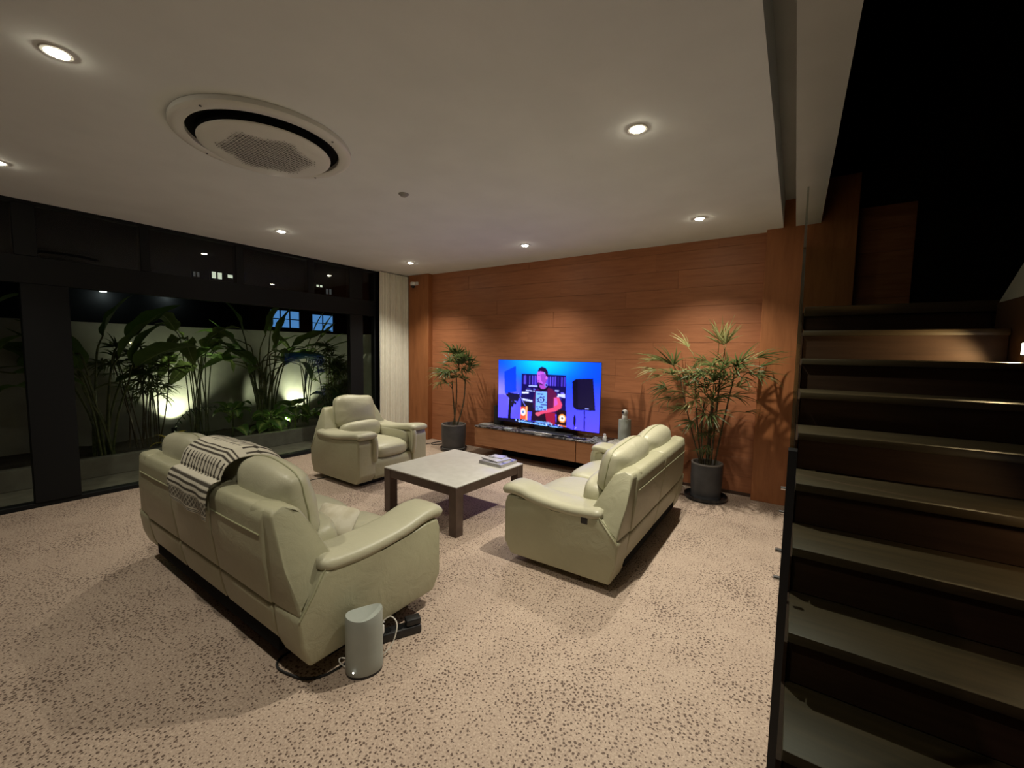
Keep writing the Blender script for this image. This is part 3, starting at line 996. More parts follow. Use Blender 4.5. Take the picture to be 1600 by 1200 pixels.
# small studio monitors with lit cones
poly([(0.25, 0.74), (0.325, 0.73), (0.325, 0.95), (0.245, 0.95)], (235, 90, 60)); poly([(0.305, 0.72), (0.32, 0.72), (0.32, 0.94), (0.305, 0.94)], (255, 190, 120))
ell(0.277, 0.82, 0.027, 0.058, (255, 226, 190)); ell(0.277, 0.82, 0.012, 0.024, (90, 130, 170))
poly([(0.615, 0.72), (0.705, 0.73), (0.71, 0.98), (0.61, 0.96)], (36, 12, 26))
poly([(0.635, 0.95), (0.71, 0.96), (0.71, 0.98), (0.635, 0.975)], (255, 120, 70))
ell(0.668, 0.85, 0.036, 0.064, (255, 150, 70)); ell(0.668, 0.85, 0.026, 0.046, (255, 232, 185)); ell(0.668, 0.85, 0.009, 0.018, (40, 60, 70))
# person: trousers, torso, arm, neck, head, hair
poly([(0.37, 0.74), (0.60, 0.70), (0.61, 0.96), (0.36, 0.94)], (34, 10, 40)); poly([(0.50, 0.78), (0.60, 0.74), (0.60, 0.96), (0.52, 0.96)], (150, 26, 60))
poly([(0.395, 0.46), (0.435, 0.415), (0.50, 0.395), (0.56, 0.41), (0.61, 0.47), (0.62, 0.60), (0.60, 0.78), (0.40, 0.78), (0.375, 0.62)], (66, 18, 84))
poly([(0.52, 0.40), (0.57, 0.42), (0.61, 0.50), (0.60, 0.74), (0.53, 0.76)], (92, 24, 70))
poly([(0.585, 0.55), (0.63, 0.53), (0.665, 0.64), (0.655, 0.70), (0.60, 0.755), (0.50, 0.80), (0.45, 0.83), (0.42, 0.845), (0.415, 0.81), (0.50, 0.745), (0.585, 0.70)], (226, 74, 118))
poly([(0.59, 0.56), (0.61, 0.55), (0.625, 0.64), (0.59, 0.68)], (206, 86, 170))
ell(0.43, 0.825, 0.026, 0.03, (214, 92, 120))
# shirt print: pale block of abstract bars
poly([(0.405, 0.475), (0.515, 0.465), (0.515, 0.755), (0.405, 0.77)], (120, 178, 236))
for i in range(34):
    x = 0.41 + 0.095 * rg.random(); y = rg.choice([0.505, 0.545, 0.585, 0.625, 0.665, 0.705, 0.74])
    poly([(x, y), (x + 0.012 + 0.014 * rg.random(), y - 0.004), (x + 0.016, y + 0.014), (x, y + 0.016)], (52, 30, 110))
ell(0.458, 0.60, 0.034, 0.045, (40, 30, 100)); ell(0.458, 0.60, 0.022, 0.028, (140, 190, 240)); ell(0.458, 0.60, 0.010, 0.014, (40, 30, 100))
poly([(0.44, 0.33), (0.50, 0.31), (0.515, 0.41), (0.475, 0.44), (0.44, 0.42)], (168, 70, 170))
ell(0.452, 0.235, 0.040, 0.105, (190, 92, 196)); poly([(0.416, 0.20), (0.43, 0.17), (0.47, 0.18), (0.50, 0.26), (0.485, 0.34), (0.45, 0.355), (0.42, 0.33), (0.412, 0.26)], (196, 96, 200))
poly([(0.445, 0.20), (0.50, 0.19), (0.51, 0.30), (0.48, 0.35), (0.455, 0.30)], (150, 66, 170))
poly([(0.418, 0.165), (0.43, 0.11), (0.46, 0.085), (0.50, 0.105), (0.522, 0.16), (0.52, 0.25), (0.505, 0.225), (0.49, 0.17), (0.45, 0.155)], (36, 16, 60))
ell(0.508, 0.255, 0.010, 0.026, (200, 98, 190))
poly([(0.424, 0.215), (0.442, 0.212), (0.442, 0.222), (0.424, 0.225)], (50, 20, 70)); poly([(0.42, 0.30), (0.438, 0.296), (0.438, 0.305), (0.42, 0.31)], (110, 40, 90))
poly([(0.425, 0.32), (0.47, 0.35), (0.48, 0.375), (0.43, 0.36)], (90, 40, 110))
# headphones round the neck
for i in range(26):
    a = 0.15 + 2.9 * i / 25
    ell(0.474 + 0.046 * math.cos(a), 0.375 + 0.070 * math.sin(a), 0.010, 0.017, (18, 12, 36))
ell(0.505, 0.365, 0.014, 0.03, (120, 120, 200)); ell(0.508, 0.365, 0.008, 0.018, (20, 16, 40))
# loudspeaker at right on a pole
poly([(0.752, 0.285), (0.785, 0.245), (0.935, 0.225), (0.962, 0.69), (0.80, 0.70), (0.765, 0.66)], (16, 12, 38))
poly([(0.80, 0.25), (0.93, 0.235), (0.945, 0.66), (0.81, 0.665)], (24, 17, 52))
poly([(0.875, 0.665), (0.905, 0.663), (0.905, 0.675), (0.875, 0.677)], (170, 180, 230))
line((0.868, 0.70), (0.872, 1.0), 0.010, (14, 10, 40)); line((0.868, 0.80), (0.885, 0.80), 0.006, (14, 10, 40))
ell(0.782, 0.86, 0.012, 0.085, (16, 10, 40)); line((0.782, 0.93), (0.778, 1.0), 0.006, (30, 20, 60)); line((0.785, 0.98), (0.80, 0.96), 0.004, (220, 210, 255))
# desk with lit mixer controls
poly([(0.0, 0.955), (0.25, 0.935), (0.72, 0.975), (0.80, 1.02), (0.0, 1.02)], (14, 10, 40))
for i in range(80):
    x = 0.18 + 0.50 * rg.random(); y = 0.935 + 0.045 * rg.random() + (x - 0.2) * 0.03
    poly([(x, y), (x + 0.006 + 0.008 * rg.random(), y), (x + 0.010, y + 0.007), (x, y + 0.008)], rg.choice([(170, 220, 255), (110, 190, 250), (230, 240, 255), (60, 120, 230)]))
for (a, b, y) in ((0.25, 0.36, 0.965), (0.38, 0.52, 0.975), (0.55, 0.66, 0.99)):
    poly([(a, y), (b, y + 0.012), (b, y + 0.026), (a, y + 0.014)], (130, 200, 240))
for i in range(14):
    x = 0.41 + 0.011 * i
    poly([(x, 0.925 + 0.02 * rg.random()), (x + 0.006, 0.93), (x + 0.006, 0.962), (x, 0.962)], (120, 190, 225))
img = np.clip(img, 0, 1)
img = np.stack([img[..., 0] / 1.6, img[..., 1] / 1.6, np.where(img[..., 2] > 0.6, img[..., 2], img[..., 2] * (0.625 + 0.375 * np.clip((img[..., 2] - 0.2) / 0.4, 0, 1)))], -1)
for _ in range(2):                                      # broadcast softness
    pd = np.pad(img, ((1, 1), (1, 1), (0, 0)), 'edge')
    img = (pd[1:-1, 1:-1] * 2 + pd[:-2, 1:-1] + pd[2:, 1:-1] + pd[1:-1, :-2] + pd[1:-1, 2:]) / 6
xs = tvx0 + (tvx1 - tvx0) * u - tv.location.x
zs = tvz1 + (tvz0 - tvz1) * v - CT
co = np.stack([xs, np.full_like(xs, -0.0012), zs], -1).reshape(-1, 3)
idx = np.arange((NW + 1) * (NH + 1)).reshape(NH + 1, NW + 1)
fq = np.stack([idx[:-1, :-1], idx[1:, :-1], idx[1:, 1:], idx[:-1, 1:]], -1).reshape(-1, 4)
me = bpy.data.meshes.new('screen')
me.from_pydata(co.tolist(), [], fq.tolist())
ca = me.color_attributes.new('picture', 'FLOAT_COLOR', 'POINT')
ca.data.foreach_set('color', np.concatenate([img.reshape(-1, 3), np.ones((img.shape[0] * img.shape[1], 1))], 1).astype(np.float32).ravel())
m_screen = mat('screen_picture', (0.005, 0.005, 0.005), 0.2)
n = N(m_screen)
at = n.new('ShaderNodeAttribute', attribute_name='picture')
n.l(at.outputs['Color'], n.b.inputs['Emission Color'])
n.b.inputs['Emission Strength'].default_value = TV_GAIN
objm('screen', me, m_screen, tv, smooth=False)

# ================================================================== ITEMS ON THE CONSOLE
def column_speaker(name, label, loc, rot, a, b, h, wave=0.0, m=None, sub=True):
    t = thing(name, label, 'speaker', loc, rot)
    bm = BM()
    ns, rings = 40, []
    for z in (0.012, 0.02, 0.25 * h, 0.5 * h, 0.75 * h, h - 0.008, h):
        ring = []
        for k in range(ns):
            th = 2 * PI * k / ns
            sc = 0.965 if z in (0.012, h) else 1.0
            x, y = a * sc * math.cos(th), b * sc * math.sin(th)
            zz = z + (wave * (math.cos(2 * th) * 0.6 + 0.5 * math.cos(th)) if z >= h - 0.008 else 0)
            ring.append(bm.verts.new((x, y, zz)))
        rings.append(ring)
    for r1, r2 in zip(rings, rings[1:]):
        for k in range(ns): bm.faces.new((r1[k], r1[(k + 1) % ns], r2[(k + 1) % ns], r2[k]))
    prev = rings[-1]
    for f in (0.75, 0.5, 0.25):
        ring = []
        for k in range(ns):
            th = 2 * PI * k / ns
            zz = h + wave * (math.cos(2 * th) * 0.6 + 0.5 * math.cos(th)) * f * f - 0.010 * (1 - f * f) * (1 if wave else 0)
            ring.append(bm.verts.new((a * 0.965 * f * math.cos(th), b * 0.965 * f * math.sin(th), zz)))
        for k in range(ns): bm.faces.new((prev[k], prev[(k + 1) % ns], ring[(k + 1) % ns], ring[k]))
        prev = ring
    c = bm.verts.new((0, 0, h - (0.010 if wave else 0)))
    for k in range(ns): bm.faces.new((prev[k], prev[(k + 1) % ns], c))
    bm.faces.new(list(reversed(rings[0])))
    obj('speaker_body', bm, m or m_grey, t)
    bm = BM()
    lathe(bm, [(0.0, 0.0), (0.96, 0.0), (0.96, 0.013), (0.9, 0.013)], 40)
    for vv in bm.verts: vv.co.x *= a; vv.co.y *= b
    obj('base_ring', bm, m_black, t)
    return t

sp = column_speaker('smart_speaker', 'grey-green oval column speaker standing on the floor by the long sofa', (-1.585, 1.145, 0), math.radians(55), 0.083, 0.062, 0.285, 0.014)
bm = BM(); lathe(bm, [(0, 0), (0.004, 0.001), (0.0045, 0.003)], 10)
obj('status_light', bm, mat('status_led', (0.9, 0.9, 0.9), 0.4, emit=(1, 0.98, 0.9), estr=2.0), sp, loc=(0.0605 * math.cos(-2.3) * 1.2, -0.0585, 0.045), rot=(PI / 2, 0, -0.4))
column_speaker('smart_speaker', 'grey column speaker under the white camera at the right end of the console', (-1.63, 4.80, CT), 0.2, 0.073, 0.060, 0.285, 0.0)
column_speaker('smart_speaker', 'grey column speaker half hidden behind the left edge of the television', (-3.56, 4.905, CT), 0.2, 0.073, 0.060, 0.275, 0.0, m_darkgrey)

cm = thing('security_camera', 'white ball security camera standing on the grey speaker by the television', 'camera', (-1.63, 4.79, CT + 0.2855), -0.3)
bm = BM(); lathe(bm, [(0, 0), (0.031, 0), (0.033, 0.004), (0.030, 0.045), (0.024, 0.052), (0, 0.052)], 24)
obj('camera_base', bm, m_white, cm)
bm = BM(); bmesh.ops.create_uvsphere(bm, u_segments=24, v_segments=14, radius=0.036)
obj('camera_head', bm, m_white, cm, loc=(0, 0, 0.082))
bm = BM(); lathe(bm, [(0.0, 0.0375), (0.010, 0.037), (0.017, 0.0335), (0.0185, 0.030)], 20)
obj('camera_lens', bm, m_black, cm, loc=(0, 0, 0.082), rot=(math.radians(82), 0, math.radians(-12)))

bt = thing('small_bottle', 'small white bottle between the television and the grey speaker', 'bottle', (-1.862, 4.77, CT))
bm = BM(); lathe(bm, [(0, 0), (0.022, 0), (0.024, 0.004), (0.024, 0.05), (0.018, 0.062), (0.0, 0.064)], 20); obj('bottle_body', bm, m_white, bt)
bm = BM(); lathe(bm, [(0.015, 0.060), (0.015, 0.085), (0.013, 0.088), (0, 0.088)], 18); obj('bottle_cap', bm, mat('cap_grey', (0.55, 0.54, 0.55), 0.5), bt)

def remote(label, loc, rot, L=0.16, m=m_black):
    t = thing('remote_control', label, 'remote', loc, rot, 'remotes on the console')
    bm = BM(); box(bm, -L / 2, L / 2, -0.019, 0.019, 0, 0.015, 0.005, 2); obj('remote_body', bm, m, t)
    bm = BM()
    for i in range(5):
        for j in range(2): box(bm, -L / 2 + 0.02 + i * 0.024, -L / 2 + 0.032 + i * 0.024, -0.011 + j * 0.013, -0.002 + j * 0.013, 0.0145, 0.0172)
    o = obj('button', bm, m_grey, t, smooth=False); o['kind'] = 'stuff'
remote('dark remote control lying on the console in front of the right half of the television', (-2.14, 4.655, CT), 0.35)
remote('dark remote control lying right of the silver stand edge on the console', (-2.34, 4.66, CT), -0.2)

def paper_heap(label, loc, rot, r, seed, m):
    rr = random.Random(seed)
    bm = BM()
    n_ = 14
    g_ = []
    for j in range(n_ + 1):
        row = []
        for i in range(n_ + 1):
            x, y = (i / n_ - 0.5) * 2 * r, (j / n_ - 0.5) * 1.3 * r
            e = max(0.0, 1 - (x / r) ** 2) * max(0, 1 - (y / (0.65 * r)) ** 2)
            row.append(bm.verts.new((x + rr.uniform(-.008, .008), y + rr.uniform(-.008, .008), 0.001 + e * 0.045 * rr.random() + 0.02 * e)))
        g_.append(row)
    for a, b in zip(g_, g_[1:]):
        for i in range(n_): bm.faces.new((a[i], a[i + 1], b[i + 1], b[i]))
    o = obj('crumpled_cloth', bm, m, angle=25)
    o.location = loc; o.rotation_euler = (0, 0, rot)
    tag(o, label, 'cloth')
    md = o.modifiers.new('thick', 'SOLIDIFY'); md.thickness = 0.002; md.offset = 1
m_crump = mat('crumpled_pale', (0.34, 0.32, 0.28), 0.8)
paper_heap('pale crumpled cloth on the console beside the grey speaker', (-1.66, 4.68, CT), 0.15, 0.13, 4, m_crump)
paper_heap('small grey crumpled cloth on the console below the white bottle', (-1.93, 4.67, CT), -0.2, 0.09, 9, mat('crumpled_grey', (0.15, 0.15, 0.17), 0.8))
def flat_case(label, loc, rot, sx_, sy_, th, m):
    t = thing('disc_case', label, 'case', loc, rot, 'flat cases on the console')
    bm = BM(); box(bm, -sx_ / 2, sx_ / 2, -sy_ / 2, sy_ / 2, 0, th * 0.5, 0.002, 1); obj('case_tray', bm, m, t)
    bm = BM(); box(bm, -sx_ / 2, sx_ / 2, -sy_ / 2, sy_ / 2, th * 0.55, th, 0.002, 1); obj('case_lid', bm, m, t)
flat_case('pale flat case at the left end of the console', (-3.655, 4.73, CT), 0.1, 0.17, 0.13, 0.014, m_crump)
flat_case('grey flat case on the console under the left part of the television', (-3.21, 4.655, CT), 0.2, 0.11, 0.07, 0.012, m_grey)

# wall camera up in the corner
wc = thing('wall_camera', 'small white dome camera high on the orange pilaster beside the curtain', 'camera', (-5.30, 4.92, 2.575))
bm = BM(); box(bm, -0.045, 0.045, -0.03, 0.0, 0.0, 0.055, 0.006, 2); obj('mount', bm, m_white, wc)
bm = BM(); lathe(bm, [(0.0, 0.045), (0.035, 0.045), (0.045, 0.035), (0.046, 0.0), (0.036, -0.012)], 24); obj('housing', bm, m_white, wc, loc=(-0.01, -0.07, 0.0))
bm = BM(); bmesh.ops.create_uvsphere(bm, u_segments=20, v_segments=12, radius=0.036); obj('dome', bm, m_black, wc, loc=(-0.01, -0.07, -0.018))
bm = BM(); box(bm, 0.030, 0.062, -0.075, -0.03, -0.005, 0.03, 0.006, 2); obj('side_lamp', bm, m_white, wc)

# ================================================================== PLANTS
def blade(L, W, droop=0.5, fold=0.25, nL=9, nW=4, shape=1.0, wavy=0.0, seed=0, tip=0.0, petiole=0.0, pr=0.006):
    """one leaf along +x from the origin, drooping in z; UV: u across, v along"""
    rr = random.Random(seed)
    bm = bmesh.new()
    uvl = bm.loops.layers.uv.new('UVMap')
    rows = []
    x, z, a = 0.0, 0.0, 0.0
    ph = rr.uniform(0, 6)
    data = {}
    pts = []
    if petiole > 0:
        pts = [(-petiole, 0, 0), (-petiole * 0.5, 0, 0), (0.02 * L, 0, 0)]
    for i in range(nL + 1):
        t = i / nL
        wd = W * (math.sin(PI * min(1, t ** (0.75 * shape) * 0.985 + 0.015)) ** 0.8) * (1 - 0.15 * t)
        if i == nL: wd = 0.001
        row = []
        for j in range(nW + 1):
            s = j / nW - 0.5
            yy = s * wd
            zz = z + abs(s) * wd * fold * 2 + wavy * wd * math.sin(t * 16 + ph + (3 if s > 0 else 0)) * abs(s) * 2
            vtx = bm.verts.new((x - math.sin(a) * 0, yy, zz))
            data[vtx] = (j / nW, t)
            row.append(vtx)
        rows.append(row)
        a = -droop * (t ** 1.3) * 1.3
        st = L / nL
        x += math.cos(a) * st; z += math.sin(a) * st
    for p, q in zip(rows, rows[1:]):
        for j in range(nW):
            f = bm.faces.new((p[j], p[j + 1], q[j + 1], q[j]))
            for lp in f.loops: lp[uvl].uv = data[lp.vert]
    if pts:
        nb = len(bm.verts)
        tube(bm, pts, pr, 6)
        for f in bm.faces:
            for lp in f.loops:
                if lp.vert not in data: lp[uvl].uv = (0.5, 0.5)
    return bm


def mesh_of(bm, name, m):
    me = bpy.data.meshes.new(name)
    bm.to_mesh(me); bm.free()
    me.polygons.foreach_set('use_smooth', [True] * len(me.polygons))
    me.materials.append(m)
    return me


def frond_mesh(seed, m, n_=9, L=0.26, W=0.03, spread=2.4, pet=0.16, droop=0.7):
    """fan palm frond: finger leaflets from the end of a stalk along +x"""
    rr = random.Random(seed)
    bm = bmesh.new()
    uvl = bm.loops.layers.uv.new('UVMap')
    tube(bm, [(0, 0, 0), (pet * 0.5, 0, 0.012), (pet, 0, 0)], [0.004, 0.0035, 0.003], 5)
    for f in bm.faces:
        for lp in f.loops: lp[uvl].uv = (0.2, 0.5)
    for k in range(n_):
        a = (k / (n_ - 1) - 0.5) * spread + rr.uniform(-.08, .08)
        l = L * (1.0 - 0.25 * abs(a) / (spread / 2)) * rr.uniform(0.85, 1.1)
        b = blade(l, W * rr.uniform(0.85, 1.15), droop * rr.uniform(0.6, 1.5), 0.22, 6, 2, 0.8, 0, rr.random())
        R = Matrix.Translation((pet, 0, 0)) @ Matrix.Rotation(a, 4, 'Z') @ Matrix.Rotation(rr.uniform(-.35, .15), 4, 'Y') @ Matrix.Rotation(rr.uniform(-.4, .4), 4, 'X')
        b.transform(R)
        me = bpy.data.meshes.new('tmp'); b.to_mesh(me); b.free()
        bm.from_mesh(me)
        bpy.data.meshes.remove(me)
    return mesh_of(bm, 'frond', m)


FR = [frond_mesh(s, m_palm, 9, 0.28, 0.027) for s in (1, 2, 3)]
FRP = [frond_mesh(s, m_palmpale, 8, 0.28, 0.024) for s in (4, 5)]
FRN = [frond_mesh(s, m_palm, 10, 0.31, 0.018, 2.0, 0.18, 0.6) for s in (6, 7, 8)]
FRY = [frond_mesh(s, m_palmpale, 10, 0.31, 0.017, 1.9, 0.18, 0.5) for s in (9, 10)]


def put(name, me, parent, loc, yaw_, pitch_, roll_=0.0, sc=1.0):
    o = bpy.data.objects.new(name, me)
    link(o, parent)
    o.location = loc
    o.rotation_mode = 'QUATERNION'
    q = Matrix.Rotation(yaw_, 3, 'Z') @ Matrix.Rotation(-pitch_, 3, 'Y') @ Matrix.Rotation(roll_, 3, 'X')
    o.rotation_quaternion = q.to_quaternion()
    o.scale = (sc, sc, sc)
    return o


def cane(parent, base, top, bend=0.05, r=0.008, m=None, seed=0, nodes=9):
    rr = random.Random(seed)
    b, t = Vector(base), Vector(top)
    off = Vector((rr.uniform(-1, 1), rr.uniform(-1, 1), 0)) * bend
    pts, rad = [], []
    for i in range(nodes * 2 + 1):
        f = i / (nodes * 2)
        pts.append(b.lerp(t, f) + off * math.sin(PI * f))
        rad.append(r * (1.0 - 0.25 * f) * (1.18 if i % 2 == 0 else 0.92))
    bm = BM(); tube(bm, pts, rad, 7)
    return obj('cane', bm, m or m_cane, parent)


def pot(parent, r, h, saucer, rim_m, foot_pale=False):
    bm = BM()
    lathe(bm, [(0, 0.03), (r * 0.90, 0.03), (r * 0.94, 0.05), (r, h * 0.55), (r * 1.0, h - 0.02), (r * 1.0, h - 0.012)], 40)
    obj('pot_body', bm, m_pot, parent)
    bm = BM(); lathe(bm, [(r * 1.0, h - 0.014), (r * 1.012, h - 0.006), (r * 1.0, h), (r * 0.90, h), (r * 0.89, h - 0.02), (r * 0.88, h * 0.8)], 40)
    obj('pot_rim', bm, rim_m, parent)
    bm = BM(); lathe(bm, [(0, h * 0.82), (r * 0.5, h * 0.83), (r * 0.89, h * 0.815)], 30)
    for v_ in bm.verts: v_.co.z += random.uniform(-.006, .006)
    obj('potting_soil', bm, m_soil, parent)
    bm = BM(); lathe(bm, [(0, 0.004), (0, 0.0), (saucer * 0.9, 0.0), (saucer, 0.012), (saucer * 1.02, 0.042), (saucer * 0.985, 0.044), (saucer * 0.95, 0.018), (0, 0.016)], 40)
    obj('saucer', bm, m_saucer, parent)
    bm = BM(); lathe(bm, [(0, 0.016), (r * 0.92, 0.016), (r * 0.96, 0.022), (r * 0.95, 0.05), (0, 0.05)], 40)
    obj('pot_foot', bm, m_rim if foot_pale else m_pot, parent)


# left palm: three long bare canes with dark heads
pl = thing('potted_palm', 'potted lady palm with three thin canes left of the television', 'potted plant', (-4.222, 4.665, 0))
pot(pl, 0.185, 0.40, 0.20, m_rim, True)
rr = random.Random(21)
heads = [((-0.02, 0.0, 0.33), (0.02, 0.02, 1.18)), ((0.02, 0.02, 0.33), (-0.01, -0.03, 1.02)), ((0.05, -0.01, 0.33), (0.20, 0.02, 1.12))]
for k, (b, t) in enumerate(heads):
    cane(pl, b, t, 0.035, 0.011, m_cane, k)
for k, (b, t) in enumerate(heads):
    for i in range(11 if k != 1 else 6):
        a = 2 * PI * i / 9 + rr.uniform(-.3, .3)
        if math.sin(a) > 0.45: a = -a
        hz = t[2] + rr.uniform(-0.10, 0.10) + (0.12 if i > 6 else 0)
        put('frond', rr.choice(FR), pl, (t[0], t[1], hz), a, rr.uniform(-0.15, 0.95) + (0.3 if i > 6 else 0), rr.uniform(-.5, .5), rr.uniform(0.75, 1.0))
for i in range(4):
    put('frond', rr.choice(FR), pl, (0.09, 0.0, 1.24 + 0.03 * i), 1.6 * i + 0.4, 1.25, 0, 0.8)
put('frond', FRP[0], pl, (-0.03, -0.05, 1.12), math.radians(190), 0.05, 0.2, 1.0)
put('frond', FRP[1], pl, (-0.03, -0.05, 1.05), math.radians(215), -0.25, 0.2, 0.85)

# right palm: bushier, thicker trunk, leaves at several heights
pr_ = thing('potted_palm', 'bushy potted palm with yellowish fronds in the right corner behind the two-seat sofa', 'potted plant', (-0.70, 4.69, 0))
pot(pr_, 0.152, 0.385, 0.205, m_rim)
rr = random.Random(33)
stems = [((0.0, 0.0, 0.30), (0.02, 0.0, 1.05), 0.020), ((-0.05, 0.02, 0.30), (-0.16, 0.02, 1.22), 0.009), ((0.03, -0.02, 0.30), (0.08, -0.02, 1.32), 0.010),
         ((-0.02, -0.04, 0.30), (-0.05, -0.05, 1.02), 0.008), ((0.06, 0.02, 0.30), (0.20, 0.02, 1.28), 0.009), ((-0.04, -0.02, 0.3), (-0.30, -0.02, 1.25), 0.007)]
for k, (b, t, r_) in enumerate(stems):
    cane(pr_, b, t, 0.03, r_, m_cane, 40 + k)
    for i in range(9 if k else 6):
        a = 2 * PI * i / 6 + rr.uniform(-.4, .4)
        if math.sin(a) > 0.45: a = -a
        put('frond', rr.choice(FRN + FRN + FRY), pr_, (t[0], t[1], t[2] + rr.uniform(-.16, .08)), a, rr.uniform(-0.3, 0.9), rr.uniform(-.6, .6), rr.uniform(0.75, 1.02))
for (x, z, a, p_, s_) in ((-0.34, 1.40, 175, 0.15, 1.05), (-0.36, 1.33, 200, 0.0, 1.0), (-0.16, 1.45, 150, 0.9, 0.9), (0.22, 1.42, 10, 0.35, 1.0), (0.10, 1.46, -60, 1.2, 0.95), (0.22, 1.34, -15, -0.1, 1.0), (0.12, 1.45, -110, 1.25, 0.9), (-0.22, 1.1, 200, -0.4, 0.9), (0.2, 0.93, -5, 0.1, 0.7), (-0.30, 1.36, 185, 0.35, 1.05), (-0.33, 1.28, 165, -0.1, 1.0), (0.28, 1.30, -20, 0.5, 1.0), (0.05, 1.5, -80, 1.3, 0.9)):
    put('frond', rr.choice(FRY) if x < -0.3 or z > 1.44 else rr.choice(FRN), pr_, (x, -0.03, z), math.radians(a), p_, rr.uniform(-.4, .4), s_)
for i in range(13):
    put('frond', rr.choice(FRN), pr_, (rr.uniform(-.12, .06), rr.uniform(-.08, .03), rr.uniform(0.50, 0.85)), rr.uniform(PI, 2 * PI), rr.uniform(-0.6, 0.9), 0, rr.uniform(0.4, 0.65))

# ================================================================== GARDEN
bm = BM(); box(bm, -16.5, WX - 0.08, -4.0, 9.5, -0.14, -0.02)
struct('garden_floor', bm, m_gfloor, smooth=False)
gw = BM(); box(gw, -7.95, -7.80, -3.2, 5.36, -0.02, 1.80, 0.006, 1)
struct('wall_garden', gw, m_gwall)
# end wall of the little court on the house side
gw = BM(); box(gw, -7.95, WX - 0.09, 5.36, 5.50, -0.02, 1.80, 0.006, 1)
struct('wall_garden_end', gw, m_gwall)
pt = thing('garden_planter', 'low rendered planter bed along the white garden wall outside the window', 'planter', (0, 0, 0))
bm = BM(); box(bm, -6.66, -6.55, -3.2, 5.36, -0.02, 0.20, 0.006, 1)
obj('planter_kerb', bm, m_planter, pt)
bm = BM()
nx, ny = 12, 60
gr = [[bm.verts.new((-7.795 + 1.14 * i / nx, -3.2 + 8.56 * j / ny, 0.13 + random.uniform(-.02, .03))) for i in range(nx + 1)] for j in range(ny + 1)]
for a, b in zip(gr, gr[1:]):
    for i in range(nx): bm.faces.new((a[i], a[i + 1], b[i + 1], b[i]))
o = obj('bed_soil', bm, m_soil, pt); o['kind'] = 'stuff'

def uplight(label, x, y, aim, power=UPLIGHT_W):
    t = thing('garden_uplight', label, 'garden light', (x, y, 0.14), 0, 'garden uplights')
    bm = BM(); tube(bm, [(0, 0, -0.05), (0, 0, 0.06)], 0.008, 8); obj('spike', bm, m_black, t)
    d = (Vector(aim) - Vector((x, y, 0.24))).normalized()
    q = d.to_track_quat('Z', 'Y')
    bm = BM(); lathe(bm, [(0, -0.035), (0.022, -0.033), (0.032, -0.01), (0.034, 0.04), (0.030, 0.04), (0.027, 0.02)], 20)
    o = obj('lamp_head', bm, m_black, t, loc=(0, 0, 0.10)); o.rotation_euler = q.to_euler()
    bm = BM(); lathe(bm, [(0, 0.022), (0.027, 0.022)], 20)
    o = obj('lamp_lens', bm, mat('uplight_lens', (1, 1, 1), 0.4, emit=(1, 1, 0.75), estr=30), t, smooth=False, loc=(0, 0, 0.10)); o.rotation_euler = q.to_euler()
    ld = bpy.data.lights.new('uplight_beam', 'SPOT')
    ld.energy = power; ld.color = UPLIGHT_COL; ld.spot_size = math.radians(98); ld.spot_blend = 0.8; ld.shadow_soft_size = 0.025
    lo = bpy.data.objects.new('uplight_beam', ld); link(lo, t); lo.location = Vector((0, 0, 0.10)) + d * 0.045
    lo.rotation_euler = (-d).to_track_quat('Z', 'Y').to_euler()
uplight('garden uplight glaring on the white wall behind the left end of the long sofa', -7.60, 2.24, (-7.80, 2.36, 1.25))
uplight('garden uplight among the leaves beside the armchair', -7.60, 4.10, (-7.80, 4.36, 1.15))
uplight('small uplight added behind the variegated plants to brighten the leaves at the planter centre', -6.66 - 0.16, 3.52, (-7.30, 3.40, 1.05), 60.0)  # added lamp, there to brighten the central foliage


def palm_clump(label, base, n_, hmin, hmax, lean, seed, fr=5, sc=1.0, cat='palm', ymax=9.0):
    t = thing('garden_palm', label, cat, base)
    rr = random.Random(seed)
    for k in range(n_):
        b = (rr.uniform(-.10, .10), rr.uniform(-.20, .20), -0.03)
        h = rr.uniform(hmin, hmax)
        tp = (b[0] + rr.uniform(-.12, .12), b[1] * 1.4 + rr.uniform(-lean, lean), h)
        cane(t, b, tp, 0.03, 0.0085, m_cane, seed * 100 + k)
        for i in range(fr):
            a = rr.uniform(0, 2 * PI)
            if tp[1] + 0.42 * math.sin(a) > ymax: a = -a
            if tp[0] + 0.42 * math.cos(a) < -0.50: a = PI - a
            put('frond', rr.choice(FR), t, (tp[0], tp[1], tp[2] + rr.uniform(-.18, .04)), a, rr.uniform(-0.4, 0.9), rr.uniform(-.5, .5), rr.uniform(0.75, 1.1) * sc)
    return t

palm_clump('clump of thin dark cane palms in the planter left of the first uplight', (-7.20, 1.84, 0.15), 13, 0.80, 1.25, 0.18, 5, 5)
palm_clump('dense bright cane palm in the planter beside the right window post', (-7.22, 4.62, 0.15), 13, 0.50, 1.30, 0.20, 6, 7, ymax=0.55)

